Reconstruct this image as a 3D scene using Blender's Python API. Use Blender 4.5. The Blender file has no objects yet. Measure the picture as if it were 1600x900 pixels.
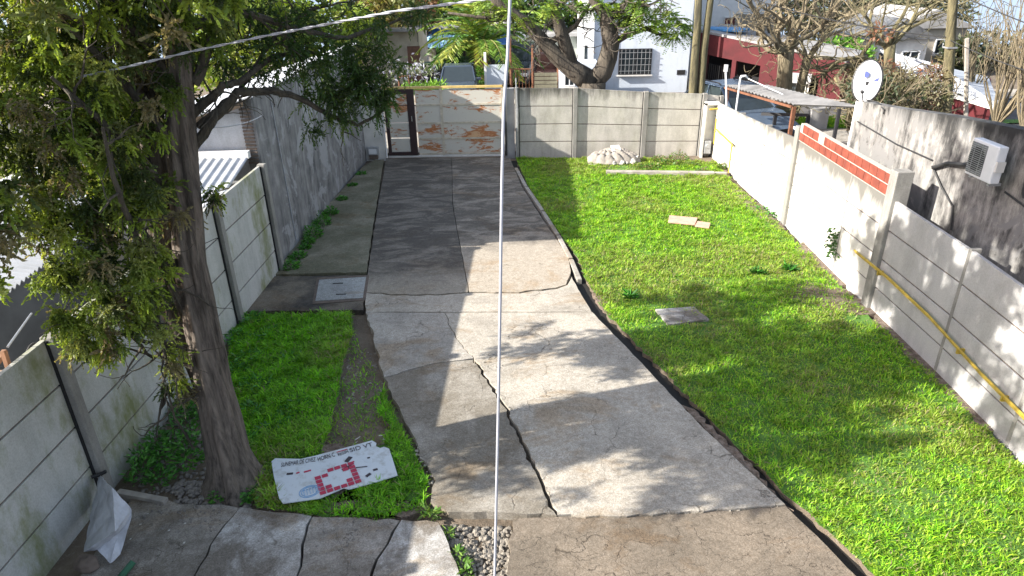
import bpy, math, random
import numpy as np
from mathutils import Vector, Matrix
R = math.radians
rng = random.Random(7)
nr = np.random.default_rng(11)
scene = bpy.context.scene
C = scene.collection

# ------------------------------------------------------------------ camera
F, PITCH, YAW, ROLL, H = 1054.47, R(25.615), R(1.27167), R(-1.1924), 4.9
cam = bpy.data.cameras.new('camera'); camo = bpy.data.objects.new('camera', cam); C.objects.link(camo)
cam.sensor_fit = 'HORIZONTAL'; cam.sensor_width = 36; cam.lens = F/1600*36
cam.clip_start = 0.05; cam.clip_end = 2000
camo.matrix_world = Matrix.Translation((0, 0, H)) @ Matrix.Rotation(YAW, 4, 'Z') @ Matrix.Rotation(math.pi/2-PITCH, 4, 'X') @ Matrix.Rotation(ROLL, 4, 'Z')
scene.camera = camo
# ------------------------------------------------------------------ light
SUN_EL, SUN_AZ = R(28), R(14)            # light travels towards +X, a little towards +Y
ld = Vector((math.cos(SUN_AZ)*math.cos(SUN_EL), math.sin(SUN_AZ)*math.cos(SUN_EL), -math.sin(SUN_EL)))
sl = bpy.data.lights.new('sun', 'SUN'); sl.energy = 4.3; sl.angle = R(0.5); sl.color = (1, .95, .87)
so = bpy.data.objects.new('sun', sl); C.objects.link(so); so.location = (-30, -8, 20)
so.rotation_euler = ld.to_track_quat('-Z', 'Y').to_euler()
w = bpy.data.worlds.new('World'); scene.world = w; w.use_nodes = True
nt = w.node_tree; nt.nodes.clear()
out = nt.nodes.new('ShaderNodeOutputWorld'); bg = nt.nodes.new('ShaderNodeBackground'); sky = nt.nodes.new('ShaderNodeTexSky')
tc = nt.nodes.new('ShaderNodeTexCoord'); sp = nt.nodes.new('ShaderNodeSeparateXYZ'); mx = nt.nodes.new('ShaderNodeMath'); cb = nt.nodes.new('ShaderNodeCombineXYZ')
sky.sky_type = 'NISHITA'; sky.sun_disc = False; sky.sun_elevation = SUN_EL
sky.sun_rotation = math.atan2(-ld.x, -ld.y); sky.air_density = 1.0; sky.dust_density = .6
mx.operation = 'MAXIMUM'; mx.inputs[1].default_value = 0.45
nt.links.new(tc.outputs['Generated'], sp.inputs[0])
nt.links.new(sp.outputs[0], cb.inputs[0]); nt.links.new(sp.outputs[1], cb.inputs[1]); nt.links.new(sp.outputs[2], mx.inputs[0]); nt.links.new(mx.outputs[0], cb.inputs[2])
nt.links.new(cb.outputs[0], sky.inputs[0]); tn = nt.nodes.new('ShaderNodeMix'); tn.data_type = 'RGBA'; tn.blend_type = 'MULTIPLY'; tn.inputs[0].default_value = 1; tn.inputs[7].default_value = (1.28, 1.0, .79, 1)
nt.links.new(sky.outputs[0], tn.inputs[6]); nt.links.new(tn.outputs[2], bg.inputs[0]); nt.links.new(bg.outputs[0], out.inputs[0])
bg.inputs[1].default_value = 0.15
scene.view_settings.view_transform = 'Standard'; scene.view_settings.look = 'None'
scene.view_settings.exposure = 1.62; scene.view_settings.gamma = 1; scene.view_settings.use_curve_mapping = False
scene.cycles.use_denoising = True
scene.cycles.max_bounces = 6; scene.cycles.diffuse_bounces = 4; scene.cycles.transparent_max_bounces = 8

# ------------------------------------------------------------------ where a traced outline lands in the world
ROT = (Matrix.Rotation(YAW, 3, 'Z') @ Matrix.Rotation(math.pi/2-PITCH, 3, 'X') @ Matrix.Rotation(ROLL, 3, 'Z'))
CAMP = Vector((0, 0, H))
def ray(px, py): return ROT @ Vector(((px-800)/F, -(py-450)/F, -1.0))
def gz(px, py, z=0.0): r = ray(px, py); return CAMP + r*((z-H)/r.z)
def gy(px, py, Y): r = ray(px, py); return CAMP + r*(Y/r.y)
def gx(px, py, X): r = ray(px, py); return CAMP + r*(X/r.x)
def P2(pts, z=0.0): return [gz(a, b, z).xy for a, b in pts]

# ------------------------------------------------------------------ materials
class N:
    def __init__(s, name):
        s.m = bpy.data.materials.new(name); s.m.use_nodes = True; s.t = s.m.node_tree
        s.b = s.t.nodes['Principled BSDF']; s.o = s.t.nodes['Material Output']
        g = s.n('ShaderNodeNewGeometry'); s.pos = g.outputs['Position']
    def n(s, k, **kw):
        a = s.t.nodes.new(k)
        for q, v in kw.items(): setattr(a, q, v)
        return a
    def l(s, a, b): s.t.links.new(a, b)
    def scale(s, v):
        m = s.n('ShaderNodeVectorMath', operation='MULTIPLY'); s.l(s.pos, m.inputs[0]); m.inputs[1].default_value = v; return m.outputs[0]
    def noise(s, sc, det=6, rough=.6, vec=(1, 1, 1), dist=0):
        a = s.n('ShaderNodeTexNoise'); a.inputs['Scale'].default_value = sc; a.inputs['Detail'].default_value = det
        a.inputs['Roughness'].default_value = rough; a.inputs['Distortion'].default_value = dist; s.l(s.scale(vec), a.inputs['Vector']); return a.outputs['Fac']
    def ramp(s, f, stops):
        a = s.n('ShaderNodeValToRGB'); e = a.color_ramp.elements
        while len(e) < len(stops): e.new(.5)
        for i, (p, c) in enumerate(stops): e[i].position = p; e[i].color = (*c, 1) if len(c) == 3 else c
        s.l(f, a.inputs[0]); return a.outputs[0]
    def step(s, f, a, b):
        m = s.n('ShaderNodeMapRange'); s.l(f, m.inputs[0]); m.inputs[1].default_value = a; m.inputs[2].default_value = b; return m.outputs[0]
    def mix(s, f, a, b, mode='MIX'):
        m = s.n('ShaderNodeMix', data_type='RGBA', blend_type=mode)
        for sock, v in ((m.inputs[0], f), (m.inputs[6], a), (m.inputs[7], b)):
            if isinstance(v, (int, float)): sock.default_value = v
            elif isinstance(v, tuple): sock.default_value = (*v, 1)
            else: s.l(v, sock)
        return m.outputs[2]
    def math(s, op, a, b=0.0):
        m = s.n('ShaderNodeMath', operation=op)
        for i, v in enumerate((a, b)):
            if isinstance(v, (int, float)): m.inputs[i].default_value = v
            else: s.l(v, m.inputs[i])
        return m.outputs[0]
    def col(s, c):
        if isinstance(c, tuple): s.b.inputs['Base Color'].default_value = (*c, 1)
        else: s.l(c, s.b.inputs['Base Color'])
    def bump(s, h, st=.3, d=.01):
        a = s.n('ShaderNodeBump'); a.inputs['Strength'].default_value = st; a.inputs['Distance'].default_value = d
        s.l(h, a.inputs['Height']); s.l(a.outputs[0], s.b.inputs['Normal'])
    def rough(s, v): s.b.inputs['Roughness'].default_value = v
    def z(s):
        a = s.n('ShaderNodeSeparateXYZ'); s.l(s.pos, a.inputs[0]); return a.outputs[2]
    def y(s):
        a = s.n('ShaderNodeSeparateXYZ'); s.l(s.pos, a.inputs[0]); return a.outputs[1]

def simple(name, c, rough=.7, var=.25, sc=6, metal=0, vec=(1, 1, 1), bump=.2):
    k = N(name); d = tuple(x*(1-var) for x in c); u = tuple(min(1, x*(1+var)) for x in c)
    f = k.noise(sc, vec=vec); k.col(k.ramp(f, [(.3, d), (.7, u)])); k.rough(rough); k.b.inputs['Metallic'].default_value = metal
    if bump: k.bump(k.noise(sc*8, 4), bump, .004)
    return k.m

def concrete(name, base, dark, stain=.45, cracks=True, fine=(.5, .62), crs=1.3, brown=.7, far=None):
    k = N(name); k.rough(.9)
    a = k.noise(1.3, 8, .65, dist=.4); b = k.noise(14, 6, .7); c = k.noise(90, 3, .6)
    if far:      # damp stain lies thicker beyond this distance down the drive
        f_ = k.math('ADD', k.math('MULTIPLY', a, 3.2), k.math('MULTIPLY', k.math('SUBTRACT', k.y(), far), -1.0)); v = k.mix(k.step(f_, .6, 1.9), k.mix(k.step(k.noise(1.8, 8, .7, (.6, 1.4, 1), 1.2), .46, .6), dark, tuple(x*2.3 for x in dark)), base)
    else: v = k.mix(k.step(a, stain-.06, stain+.16), dark, base)
    v = k.mix(k.step(b, .35, .7), v, k.mix(1.0, v, (.72, .70, .67), 'MULTIPLY'))
    v = k.mix(k.step(c, .35, .72), v, k.mix(1.0, v, (1.28, 1.26, 1.24), 'MULTIPLY'))
    v = k.mix(k.math('MULTIPLY', k.step(k.noise(.75, 7, .7, (1, 1.6, 1), .6), .53, .62), brown), v, k.mix(1.0, v, (.80, .66, .50), 'MULTIPLY'))
    gr = k.noise(24, 3, .55, (1, 1, 1), 3.0)
    v = k.mix(k.step(gr, .42, .62), k.mix(1.0, v, (.66, .65, .63), 'MULTIPLY'), v)
    v = k.mix(k.step(k.noise(7, 5, .8, (1, 1, 1), 1), .62, .70), v, k.mix(1.0, v, (.62, .6, .57), 'MULTIPLY'))
    hgt = k.math('ADD', k.math('MULTIPLY', b, .6), k.math('MULTIPLY', c, .35))
    if cracks:
        vo = k.n('ShaderNodeTexVoronoi', feature='DISTANCE_TO_EDGE'); vo.inputs['Scale'].default_value = crs
        nn = k.n('ShaderNodeTexNoise'); nn.inputs['Scale'].default_value = 2.5; nn.inputs['Detail'].default_value = 5; k.l(k.pos, nn.inputs['Vector'])
        ad = k.n('ShaderNodeVectorMath', operation='MULTIPLY_ADD'); k.l(nn.outputs['Color'], ad.inputs[0]); ad.inputs[1].default_value = (.9, .9, 0); k.l(k.pos, ad.inputs[2])
        k.l(ad.outputs[0], vo.inputs['Vector'])
        cr = k.step(vo.outputs['Distance'], 0, .012)
        msk = k.step(k.noise(.9, 3), *fine)
        cr2 = k.math('MAXIMUM', cr, k.math('SUBTRACT', 1, msk))
        v = k.mix(cr2, k.mix(1.0, v, (.35, .33, .3), 'MULTIPLY'), v)
        hgt = k.math('ADD', hgt, k.math('MULTIPLY', cr2, .6))
    k.col(v); k.bump(hgt, .5, .012); return k.m

M = {}
M['conc_light'] = concrete('light worn concrete', (.51, .47, .405), (.38, .35, .30), .42, True, (.5, .56))
M['conc_grey'] = concrete('grey concrete', (.48, .45, .40), (.34, .32, .285), .45, True, (.45, .55))
M['conc_dark'] = concrete('damp stained concrete', (.22, .19, .15), (.055, .05, .045), .44, False)
M['drive_left'] = concrete('damp drive concrete', (.36, .33, .275), (.105, .094, .08), far=10.5, cracks=False, brown=.3)
M['drive_right'] = concrete('drying drive concrete', (.44, .39, .32), (.14, .125, .105), far=11.9, cracks=False, brown=.6)
M['conc_tan'] = concrete('tan stained concrete', (.42, .395, .35), (.24, .215, .175), .54, True, (.5, .56))
M['conc_brown'] = concrete('brown crazed concrete', (.26, .215, .165), (.18, .15, .115), .45, True, (-.2, -.1), 4.2)
M['conc_near'] = concrete('grey brown flaking concrete', (.42, .395, .36), (.21, .19, .165), .5, True, (.4, .5), 3)
M['conc_patch'] = concrete('patchy concrete', (.62, .62, .61), (.2, .18, .155), .50, True, (.5, .6))
M['conc_moss'] = concrete('mossy path concrete', (.30, .28, .21), (.17, .165, .11), .5, False)

def wallmat(name, light, dark, amt=(.45, .75), vec=(2.2, 2.2, .45), moss=0, bump=.5, topdirt=None, peel=None, rust=None):
    k = N(name); k.rough(.9)
    a = k.noise(1.6, 8, .7, vec); b = k.noise(3.2, 8, .65); c = k.noise(60, 4, .7)
    v = k.mix(k.step(k.math('ADD', k.math('MULTIPLY', a, .6), k.math('MULTIPLY', b, .4)), *amt), light, dark)
    v = k.mix(k.step(c, .4, .75), v, k.mix(1.0, v, (.75, .74, .72), 'MULTIPLY'))
    if peel: v = k.mix(k.step(k.noise(1.1, 9, .75, (1, 1, .8), .8), .52, .56), v, peel)
    if topdirt:
        zz = k.math('ADD', k.z(), k.math('MULTIPLY', a, .9)); v = k.mix(k.step(zz, topdirt, topdirt+.35), v, tuple(x*.35 for x in dark))
    if moss: v = k.mix(k.math('MULTIPLY', k.step(k.noise(1.1, 6, .7, (1, 1, .5)), .48, .62), moss), v, (.15, .17, .04))
    if rust: v = k.mix(k.step(k.noise(1.1, 8, .7, (1, 1, .6)), .64, .74), v, rust)
    k.col(v); k.bump(k.math('ADD', k.math('MULTIPLY', b, .5), k.math('MULTIPLY', c, .5)), bump, .01); return k.m
M['precast'] = wallmat('mossy precast concrete', (.50, .50, .47), (.30, .30, .27), moss=.85, rust=(.27, .19, .13))
M['precast_far'] = wallmat('weathered precast concrete', (.53, .50, .45), (.27, .255, .225), (.42, .75), moss=.15, topdirt=1.95)
M['painted'] = wallmat('whitewashed precast concrete', (.60, .58, .54), (.42, .40, .36), (.55, .85), topdirt=1.70)
M['painted_grey'] = wallmat('grey painted precast concrete', (.47, .46, .45), (.28, .275, .265), (.45, .8))
M['stucco_dark'] = wallmat('streaked grey stucco', (.30, .295, .29), (.07, .07, .073), (.36, .64), (3.2, 3.2, .5), peel=(.28, .28, .285))
M['stucco_peel'] = wallmat('peeling grey stucco', (.40, .385, .36), (.06, .058, .056), (.38, .58), (3.4, 3.4, .8), topdirt=3.0, peel=(.19, .186, .18))
M['post'] = wallmat('rough post concrete', (.30, .29, .265), (.15, .142, .13), (.4, .7), (5, 5, 1))
M['pale_blue'] = wallmat('pale blue plaster', (.60, .66, .74), (.42, .46, .52), (.5, .8))
M['white'] = simple('white paint', (.78, .78, .76), .6, .06)
M['offwhite'] = simple('aged white plaster', (.62, .60, .56), .8, .2, 2)
M['red_wall'] = simple('red paint plaster', (.075, .006, .009), .8, .25, 2)
M['grey_wall'] = simple('grey plaster', (.32, .31, .30), .9, .25, 2)
M['tan_wall'] = simple('tan plaster', (.36, .32, .26), .9, .2, 2)
M['navy_wall'] = simple('dark grey blue wall', (.075, .085, .105), .8, .25, 2)
M['blue_wall'] = simple('blue paint', (.03, .12, .35), .8, .3, 2)
M['black'] = simple('black metal', (.02, .02, .022), .5, .2)
M['dark'] = simple('dark interior', (.015, .015, .016), .9, .2)
M['steel'] = simple('galvanised steel', (.42, .43, .44), .45, .15, 10, .6)
M['sheet_white'] = simple('white corrugated sheet', (.40, .42, .45), .5, .18, 1.5, 0, (1, 3, 1))
M['sheet_grey'] = simple('weathered zinc sheet', (.15, .15, .15), .5, .35, 2, .2)
M['rusty'] = simple('rusty steel', (.17, .07, .035), .8, .4, 12)
M['wood'] = simple('weathered wood', (.26, .19, .13), .85, .35, 5, 0, (1, 6, 1))
M['wood_grey'] = simple('grey weathered timber', (.33, .30, .26), .85, .3, 6)
M['wood_orange'] = simple('orange timber', (.2, .1, .05), .75, .3, 6)
M['yellow'] = simple('yellow gas pipe paint', (.44, .31, .04), .5, .3, 10)
M['cable'] = simple('pale cable sheath', (.33, .34, .37), .5, .12, 20)
M['cable_dark'] = simple('dark cable', (.03, .03, .03), .6, .2)
M['plastic_white'] = simple('white plastic', (.68, .69, .70), .4, .06)
M['ac_grey'] = simple('mid grey grille', (.17, .18, .18), .5, .15)  # even grey of the grille panel
M['tyre'] = simple('rubber', (.02, .02, .02), .8, .2)
M['car_dark'] = simple('dark blue grey car paint', (.045, .06, .085), .25, .1)
M['car_blue'] = simple('light metallic blue car paint', (.14, .19, .26), .2, .08, 6, .5)
M['car_black'] = simple('black car paint', (.02, .025, .03), .2, .1)
M['glass'] = simple('dark glass', (.03, .04, .045), .08, .1, bump=0)
M['lamp'] = simple('lamp lens', (.6, .6, .6), .15, .1)
M['tile_blue'] = simple('faded blue tarpaulin', (.1, .32, .6), .6, .3)
M['cloth'] = simple('dirty white sheeting', (.46, .47, .5), .7, .3, 5)
M['tarp'] = simple('dusty beige tarpaulin', (.28, .25, .215), .8, .35, 6)
M['stone'] = simple('rubble stone', (.38, .36, .33), .9, .4, 5)
M['rubble'] = simple('tan broken concrete', (.22, .195, .16), .95, .5, 14)
M['stone_dark'] = simple('brown stone', (.13, .1, .08), .9, .35, 9)
M['pinkbrick'] = simple('pale pink tile', (.55, .33, .25), .85, .2, 9)
M['green_plastic'] = simple('dark green plastic', (.02, .1, .05), .4, .2)
M['bark'] = None
def bark(name, a, b, sc=9):
    k = N(name); k.rough(.95); f = k.noise(sc, 8, .7, (1, 1, .13), .3); g = k.noise(sc*3, 6, .7, (1, 1, .25))
    k.col(k.ramp(f, [(.35, a), (.62, b)])); k.bump(k.math('ADD', f, k.math('MULTIPLY', g, .4)), 1, .05); return k.m
M['bark'] = bark('stringy cypress bark', (.035, .028, .022), (.22, .18, .145), 13)
M['bark_street'] = bark('grey brown bark', (.025, .021, .017), (.12, .10, .075), 7)
M['bark_pale'] = bark('pale twig bark', (.09, .075, .045), (.25, .205, .13), 7)
M['bark_mossy'] = bark('yellow mossy bark', (.05, .045, .028), (.2, .175, .09), 7)
M['twig'] = bark('dark twig', (.03, .025, .02), (.10, .085, .06), 12)

def leafmat(name, tint=(1, 1, 1), trans=.35):
    k = N(name); at = k.n('ShaderNodeAttribute', attribute_name='Col')
    c = k.mix(1.0, at.outputs['Color'], tint, 'MULTIPLY'); k.col(c); k.rough(.55)
    tr = k.n('ShaderNodeBsdfTranslucent'); k.l(k.mix(1.0, c, (1.25, 1.2, .6), 'MULTIPLY'), tr.inputs[0])
    mxs = k.n('ShaderNodeMixShader'); mxs.inputs[0].default_value = trans
    k.l(k.b.outputs[0], mxs.inputs[1]); k.l(tr.outputs[0], mxs.inputs[2]); k.l(mxs.outputs[0], k.o.inputs[0]); return k.m
M['leaf'] = leafmat('leaf', (1, 1, 1), .25); M['scale_leaf'] = leafmat('cypress foliage', (1, 1, 1), .42); M['grass'] = leafmat('grass blade', (1, 1, 1), .4)

def dirtmat():
    k = N('bare soil'); k.rough(1)
    a = k.noise(2, 8, .7); b = k.noise(25, 6, .7)
    v = k.ramp(a, [(.3, (.10, .078, .055)), (.55, (.18, .14, .10)), (.75, (.27, .21, .16))])
    v = k.mix(k.step(b, .55, .75), v, (.24, .21, .17)); k.col(v); k.bump(b, 1, .03); return k.m
M['soil'] = dirtmat()
k_ = N('dry reddish soil'); k_.rough(1); k_.col(k_.mix(k_.step(k_.noise(18, 7, .75), .4, .65), (.12, .085, .06), (.30, .235, .19))); k_.bump(k_.noise(30, 6, .7), 1, .04); M['soil_dry'] = k_.m
def turfmat():
    k = N('turf soil'); k.rough(1); a = k.noise(3, 8, .7); b = k.noise(40, 5, .7)
    v = k.ramp(a, [(.3, (.06, .14, .02)), (.6, (.10, .22, .03)), (.85, (.2, .2, .09))])
    k.col(k.mix(k.step(b, .55, .8), v, (.10, .09, .05))); k.bump(b, 1, .02); return k.m
M['turf'] = turfmat()
def gatemat():
    k = N('rust blotched white steel'); k.rough(.6)
    a = k.math('ADD', k.math('MULTIPLY', k.noise(1.1, 3, .5, (1, 1, 2.2)), .55), k.math('MULTIPLY', k.noise(5, 9, .75, (.5, 1, 1.6), 2.0), .45)); b = k.noise(30, 5, .7)
    v = k.mix(k.step(a, .515, .55), (.56, .53, .46), (.40, .15, .05)); v = k.mix(k.step(a, .58, .63), v, (.58, .36, .2))
    v = k.mix(k.step(b, .66, .72), v, (.2, .14, .1)); k.col(v); k.bump(a, .2, .004); return k.m
M['gate'] = gatemat()
M['gate_rail'] = simple('yellowed cream rail paint', (.60, .43, .15), .6, .3, 6)
M['gate_frame'] = simple('cream frame paint with rust', (.52, .46, .36), .6, .3, 7)
M['gate_dark'] = simple('dark maroon frame', (.035, .018, .018), .6, .3, 6)
def brickmat():
    k = N('hollow red brick'); k.rough(.9); a = k.noise(5, 6, .7); k.col(k.ramp(a, [(.3, (.13, .03, .02)), (.6, (.22, .052, .03)), (.8, (.30, .11, .08))])); k.bump(k.noise(60), .4, .005); return k.m
M['brick'] = brickmat(); M['mortar'] = simple('mortar', (.42, .37, .32), .95, .2, 20)
def boardmat():
    k = N('dirty white board'); k.rough(.6); k.col(k.mix(k.step(k.noise(9, 6, .7), .5, .75), (.58, .62, .64), (.34, .34, .31))); return k.m
M['board'] = boardmat()
M['print_red'] = simple('red print', (.42, .03, .07), .7, .2, 30); M['print_dark'] = simple('dark print', (.04, .03, .035), .7, .2, 30); M['print_blue'] = simple('faded blue ink', (.16, .36, .6), .7, .2, 30)
def roadmat():
    k = N('asphalt'); k.rough(.95); b = k.noise(40, 4); k.col(k.mix(k.step(k.noise(.6, 6), .35, .7), (.055, .055, .055), (.12, .11, .10))); k.bump(b, .5, .01); return k.m
M['road'] = roadmat()
M['ground_far'] = simple('dry grass ground', (.10, .12, .045), 1, .35, .7)

# ------------------------------------------------------------------ mesh helpers
def link(o): C.objects.link(o); return o
def tag(o, label=None, cat=None, group=None, kind=None):
    if label: o['label'] = label
    if cat: o['category'] = cat
    if group: o['group'] = group
    if kind: o['kind'] = kind
    return o
def thing(name, label, cat, loc=(0, 0, 0), group=None):
    o = link(bpy.data.objects.new(name, None)); o.location = loc; o.empty_display_size = .2; return tag(o, label, cat, group)
def rootof(p):
    while p.parent: p = p.parent
    return p
def finish(name, me, mat, parent, smooth=False):
    if not isinstance(mat, (list, tuple)): mat = [mat]
    for m in mat: me.materials.append(m)
    if smooth: me.shade_smooth()
    o = link(bpy.data.objects.new(name, me))
    if parent:
        r = rootof(parent); me.transform(Matrix.Translation(-Vector(r.location))); o.parent = parent
    return o
class MB:
    def __init__(s): s.v = []; s.f = []; s.mi = []
    def add(s, vs, fs, mi=0):
        b = len(s.v); s.v += [tuple(v) for v in vs]; s.f += [tuple(b+i for i in f) for f in fs]; s.mi += [mi]*len(fs); return s
    def box(s, a, b, mi=0):
        x0, y0, z0 = a; x1, y1, z1 = b
        return s.add([(x0, y0, z0), (x1, y0, z0), (x1, y1, z0), (x0, y1, z0), (x0, y0, z1), (x1, y0, z1), (x1, y1, z1), (x0, y1, z1)],
                     [(0, 3, 2, 1), (4, 5, 6, 7), (0, 1, 5, 4), (1, 2, 6, 5), (2, 3, 7, 6), (3, 0, 4, 7)], mi)
    def hexa(s, p, mi=0): return s.add(p, [(0, 3, 2, 1), (4, 5, 6, 7), (0, 1, 5, 4), (1, 2, 6, 5), (2, 3, 7, 6), (3, 0, 4, 7)], mi)
    def ob(s, c, u, v, n, mi=0):      # box from centre and half vectors
        c, u, v, n = map(Vector, (c, u, v, n))
        return s.hexa([c-u-v-n, c+u-v-n, c+u+v-n, c-u+v-n, c-u-v+n, c+u-v+n, c+u+v+n, c-u+v+n], mi)
    def wall(s, a, b, t, z0, za, zb=None, off=0, mi=0):   # slab standing between two plan points
        a = Vector(a[:2]); b = Vector(b[:2]); d = (b-a).normalized(); n = Vector((-d.y, d.x)); zb = za if zb is None else zb
        a = a+n*off; b = b+n*off; h = n*t/2
        z0b = z0[1] if isinstance(z0, tuple) else z0; z0 = z0[0] if isinstance(z0, tuple) else z0
        q = lambda p, z: (p.x, p.y, z)
        return s.hexa([q(a-h, z0), q(b-h, z0b), q(b+h, z0b), q(a+h, z0), q(a-h, za), q(b-h, zb), q(b+h, zb), q(a+h, za)], mi)
    def tube(s, pts, r, n=6, mi=0, cap=True):
        pts = [Vector(p) for p in pts]; rs = r if isinstance(r, (list, tuple)) else [r]*len(pts)
        b = len(s.v); up = None
        for i, p in enumerate(pts):
            d = (pts[min(i+1, len(pts)-1)]-pts[max(i-1, 0)]).normalized()
            if up is None: up = d.orthogonal().normalized()
            up = (up-d*up.dot(d)); up = up.normalized() if up.length > 1e-6 else d.orthogonal().normalized(); w = d.cross(up)
            for k in range(n):
                a = 2*math.pi*k/n; q = p+(up*math.cos(a)+w*math.sin(a))*rs[i]; s.v.append(tuple(q))
        for i in range(len(pts)-1):
            for k in range(n):
                s.f.append((b+i*n+k, b+i*n+(k+1) % n, b+(i+1)*n+(k+1) % n, b+(i+1)*n+k)); s.mi.append(mi)
        if cap:
            s.f.append(tuple(b+k for k in range(n))[::-1]); s.f.append(tuple(b+(len(pts)-1)*n+k for k in range(n))); s.mi += [mi, mi]
        return s
    def prism(s, poly, z0, z1, mi=0):
        n = len(poly); b = len(s.v)
        ar = sum(poly[i][0]*poly[(i+1) % n][1]-poly[(i+1) % n][0]*poly[i][1] for i in range(n))
        if ar < 0: poly = poly[::-1]
        for p in poly: s.v.append((p[0], p[1], z0 if not callable(z0) else z0(p)))
        for p in poly: s.v.append((p[0], p[1], z1 if not callable(z1) else z1(p)))
        s.f.append(tuple(b+i for i in range(n))[::-1]); s.f.append(tuple(b+n+i for i in range(n)))
        for i in range(n): s.f.append((b+i, b+(i+1) % n, b+n+(i+1) % n, b+n+i))
        s.mi += [mi]*(n+2); return s
    def disc(s, c, u, v, n=20, t=None, mi=0):
        c, u, v = map(Vector, (c, u, v)); w = u.cross(v).normalized()*(t or .01)
        b = len(s.v)
        for off in (w*-.5, w*.5):
            for k in range(n): a = 2*math.pi*k/n; s.v.append(tuple(c+off+u*math.cos(a)+v*math.sin(a)))
        s.f.append(tuple(b+k for k in range(n))[::-1]); s.f.append(tuple(b+n+k for k in range(n)))
        for k in range(n): s.f.append((b+k, b+(k+1) % n, b+n+(k+1) % n, b+n+k))
        s.mi += [mi]*(n+2); return s
    def blob(s, c, r, seed=0, jag=.25, flat=1.0, mi=0):       # an angular stone
        q = random.Random(seed); b = len(s.v); c = Vector(c); r = r if isinstance(r, (tuple, list)) else (r, r, r*flat)
        n = 7
        rings = [(-1, .45), (-.35, .95), (.4, .85), (.95, .4)]
        for z, k in rings:
            for i in range(n):
                a = 2*math.pi*i/n+q.uniform(-.2, .2); e = k*(1+q.uniform(-jag, jag)); s.v.append((c.x+r[0]*e*math.cos(a), c.y+r[1]*e*math.sin(a), c.z+r[2]*z*(1+q.uniform(-jag, jag)*.4)))
        for j in range(3):
            for i in range(n): s.f.append((b+j*n+i, b+j*n+(i+1) % n, b+(j+1)*n+(i+1) % n, b+(j+1)*n+i)); s.mi.append(mi)
        s.f.append(tuple(b+i for i in range(n))[::-1]); s.f.append(tuple(b+3*n+i for i in range(n))); s.mi += [mi, mi]; return s
    def build(s, name, mat, parent=None, smooth=False, bevel=0):
        me = bpy.data.meshes.new(name); me.from_pydata(s.v, [], s.f); me.polygons.foreach_set('material_index', s.mi); me.update()
        o = finish(name, me, mat, parent, smooth)
        if bevel:
            m = o.modifiers.new('bevel', 'BEVEL'); m.width = bevel; m.segments = 2; m.limit_method = 'ANGLE'
        return o
def npmesh(name, V, Fq, col, mat, parent=None, k=4):
    me = bpy.data.meshes.new(name); nf = len(Fq)
    me.vertices.add(len(V)); me.vertices.foreach_set('co', V.astype(np.float32).ravel())
    me.loops.add(nf*k); me.loops.foreach_set('vertex_index', Fq.astype(np.int32).ravel())
    me.polygons.add(nf); me.polygons.foreach_set('loop_start', np.arange(0, nf*k, k, dtype=np.int32))
    me.update(calc_edges=True)
    ca = me.color_attributes.new('Col', 'FLOAT_COLOR', 'POINT')
    ca.data.foreach_set('color', np.c_[col, np.ones(len(col))].astype(np.float32).ravel())
    return finish(name, me, mat, parent)
def unit(a): return a/np.maximum(np.linalg.norm(a, axis=1, keepdims=True), 1e-9)
def leaves(P, D, L, W, col):
    """diamond leaves: base P, direction D, length L, width W -> verts, faces, colours"""
    n = len(P); D = unit(D); r = nr.normal(size=(n, 3)); S = unit(np.cross(D, r)); Nn = np.cross(S, D)
    L = np.broadcast_to(L, n)[:, None]; W = np.broadcast_to(W, n)[:, None]
    V = np.stack([P, P+D*L*.45+S*W*.5+Nn*L*.06, P+D*L, P+D*L*.45-S*W*.5+Nn*L*.06], 1).reshape(-1, 3)
    return V, np.arange(n*4).reshape(n, 4), np.repeat(col, 4, 0)
def palette(n, cols, jit=.18):
    c = np.array(cols)[nr.integers(0, len(cols), n)]; return c*(1+nr.uniform(-jit, jit, (n, 1)))

# ------------------------------------------------------------------ terrain
def gh(x, y):
    s = min(1, max(0, (x+2)/12)); d = max(0, y-20)
    return -0.10 - d*(.012+.018*s) - max(0, y-45)*.16
mb = MB()
xs = [-200, -90, -45, -25, -14, -8, -4.6, 0, 4, 6, 8, 12, 18, 30, 50, 90, 200]; ys = [-20, 0, 5, 12, 19.2, 22, 26, 30, 35, 40, 45, 52, 70, 110, 200]
V = [(x, y, gh(x, y)) for y in ys for x in xs]; n = len(xs)
mb.add(V, [(j*n+i, j*n+i+1, (j+1)*n+i+1, (j+1)*n+i) for j in range(len(ys)-1) for i in range(n-1)])
tag(mb.build('ground', M['soil'], smooth=True), kind='structure')
# street behind the far wall and the pavement beside it
def strip(name, a, b, w0, w1, lift, mat, seg=14):
    q = MB(); a = Vector(a); b = Vector(b); d = (b-a); nn = Vector((-d.y, d.x)).normalized(); vs = []
    for i in range(seg+1):
        p = a+d*(i/seg)
        for o in (w0, w1): z = p+nn*o; vs.append((z.x, z.y, gh(z.x, z.y)+lift))
    q.add(vs, [(2*i, 2*i+2, 2*i+3, 2*i+1) for i in range(seg)]); return tag(q.build(name, mat), kind='structure')
strip('street', (-30, 24.6), (34, 24.6), -1.8, 3.0, .03, M['road'])
strip('pavement', (-30, 21), (34, 21), -1.6, 1.1, .11, M['conc_grey'])
strip('verge', (5.6, 22.4), (34, 22.4), -.3, .3, .16, M['turf'])
strip('far_pavement', (-30, 28.6), (34, 28.6), -.9, 1.6, .06, M['conc_light'])
strip('side_road', (9.5, 12), (13, 23), -1.7, 1.7, .04, M['road'])

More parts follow.
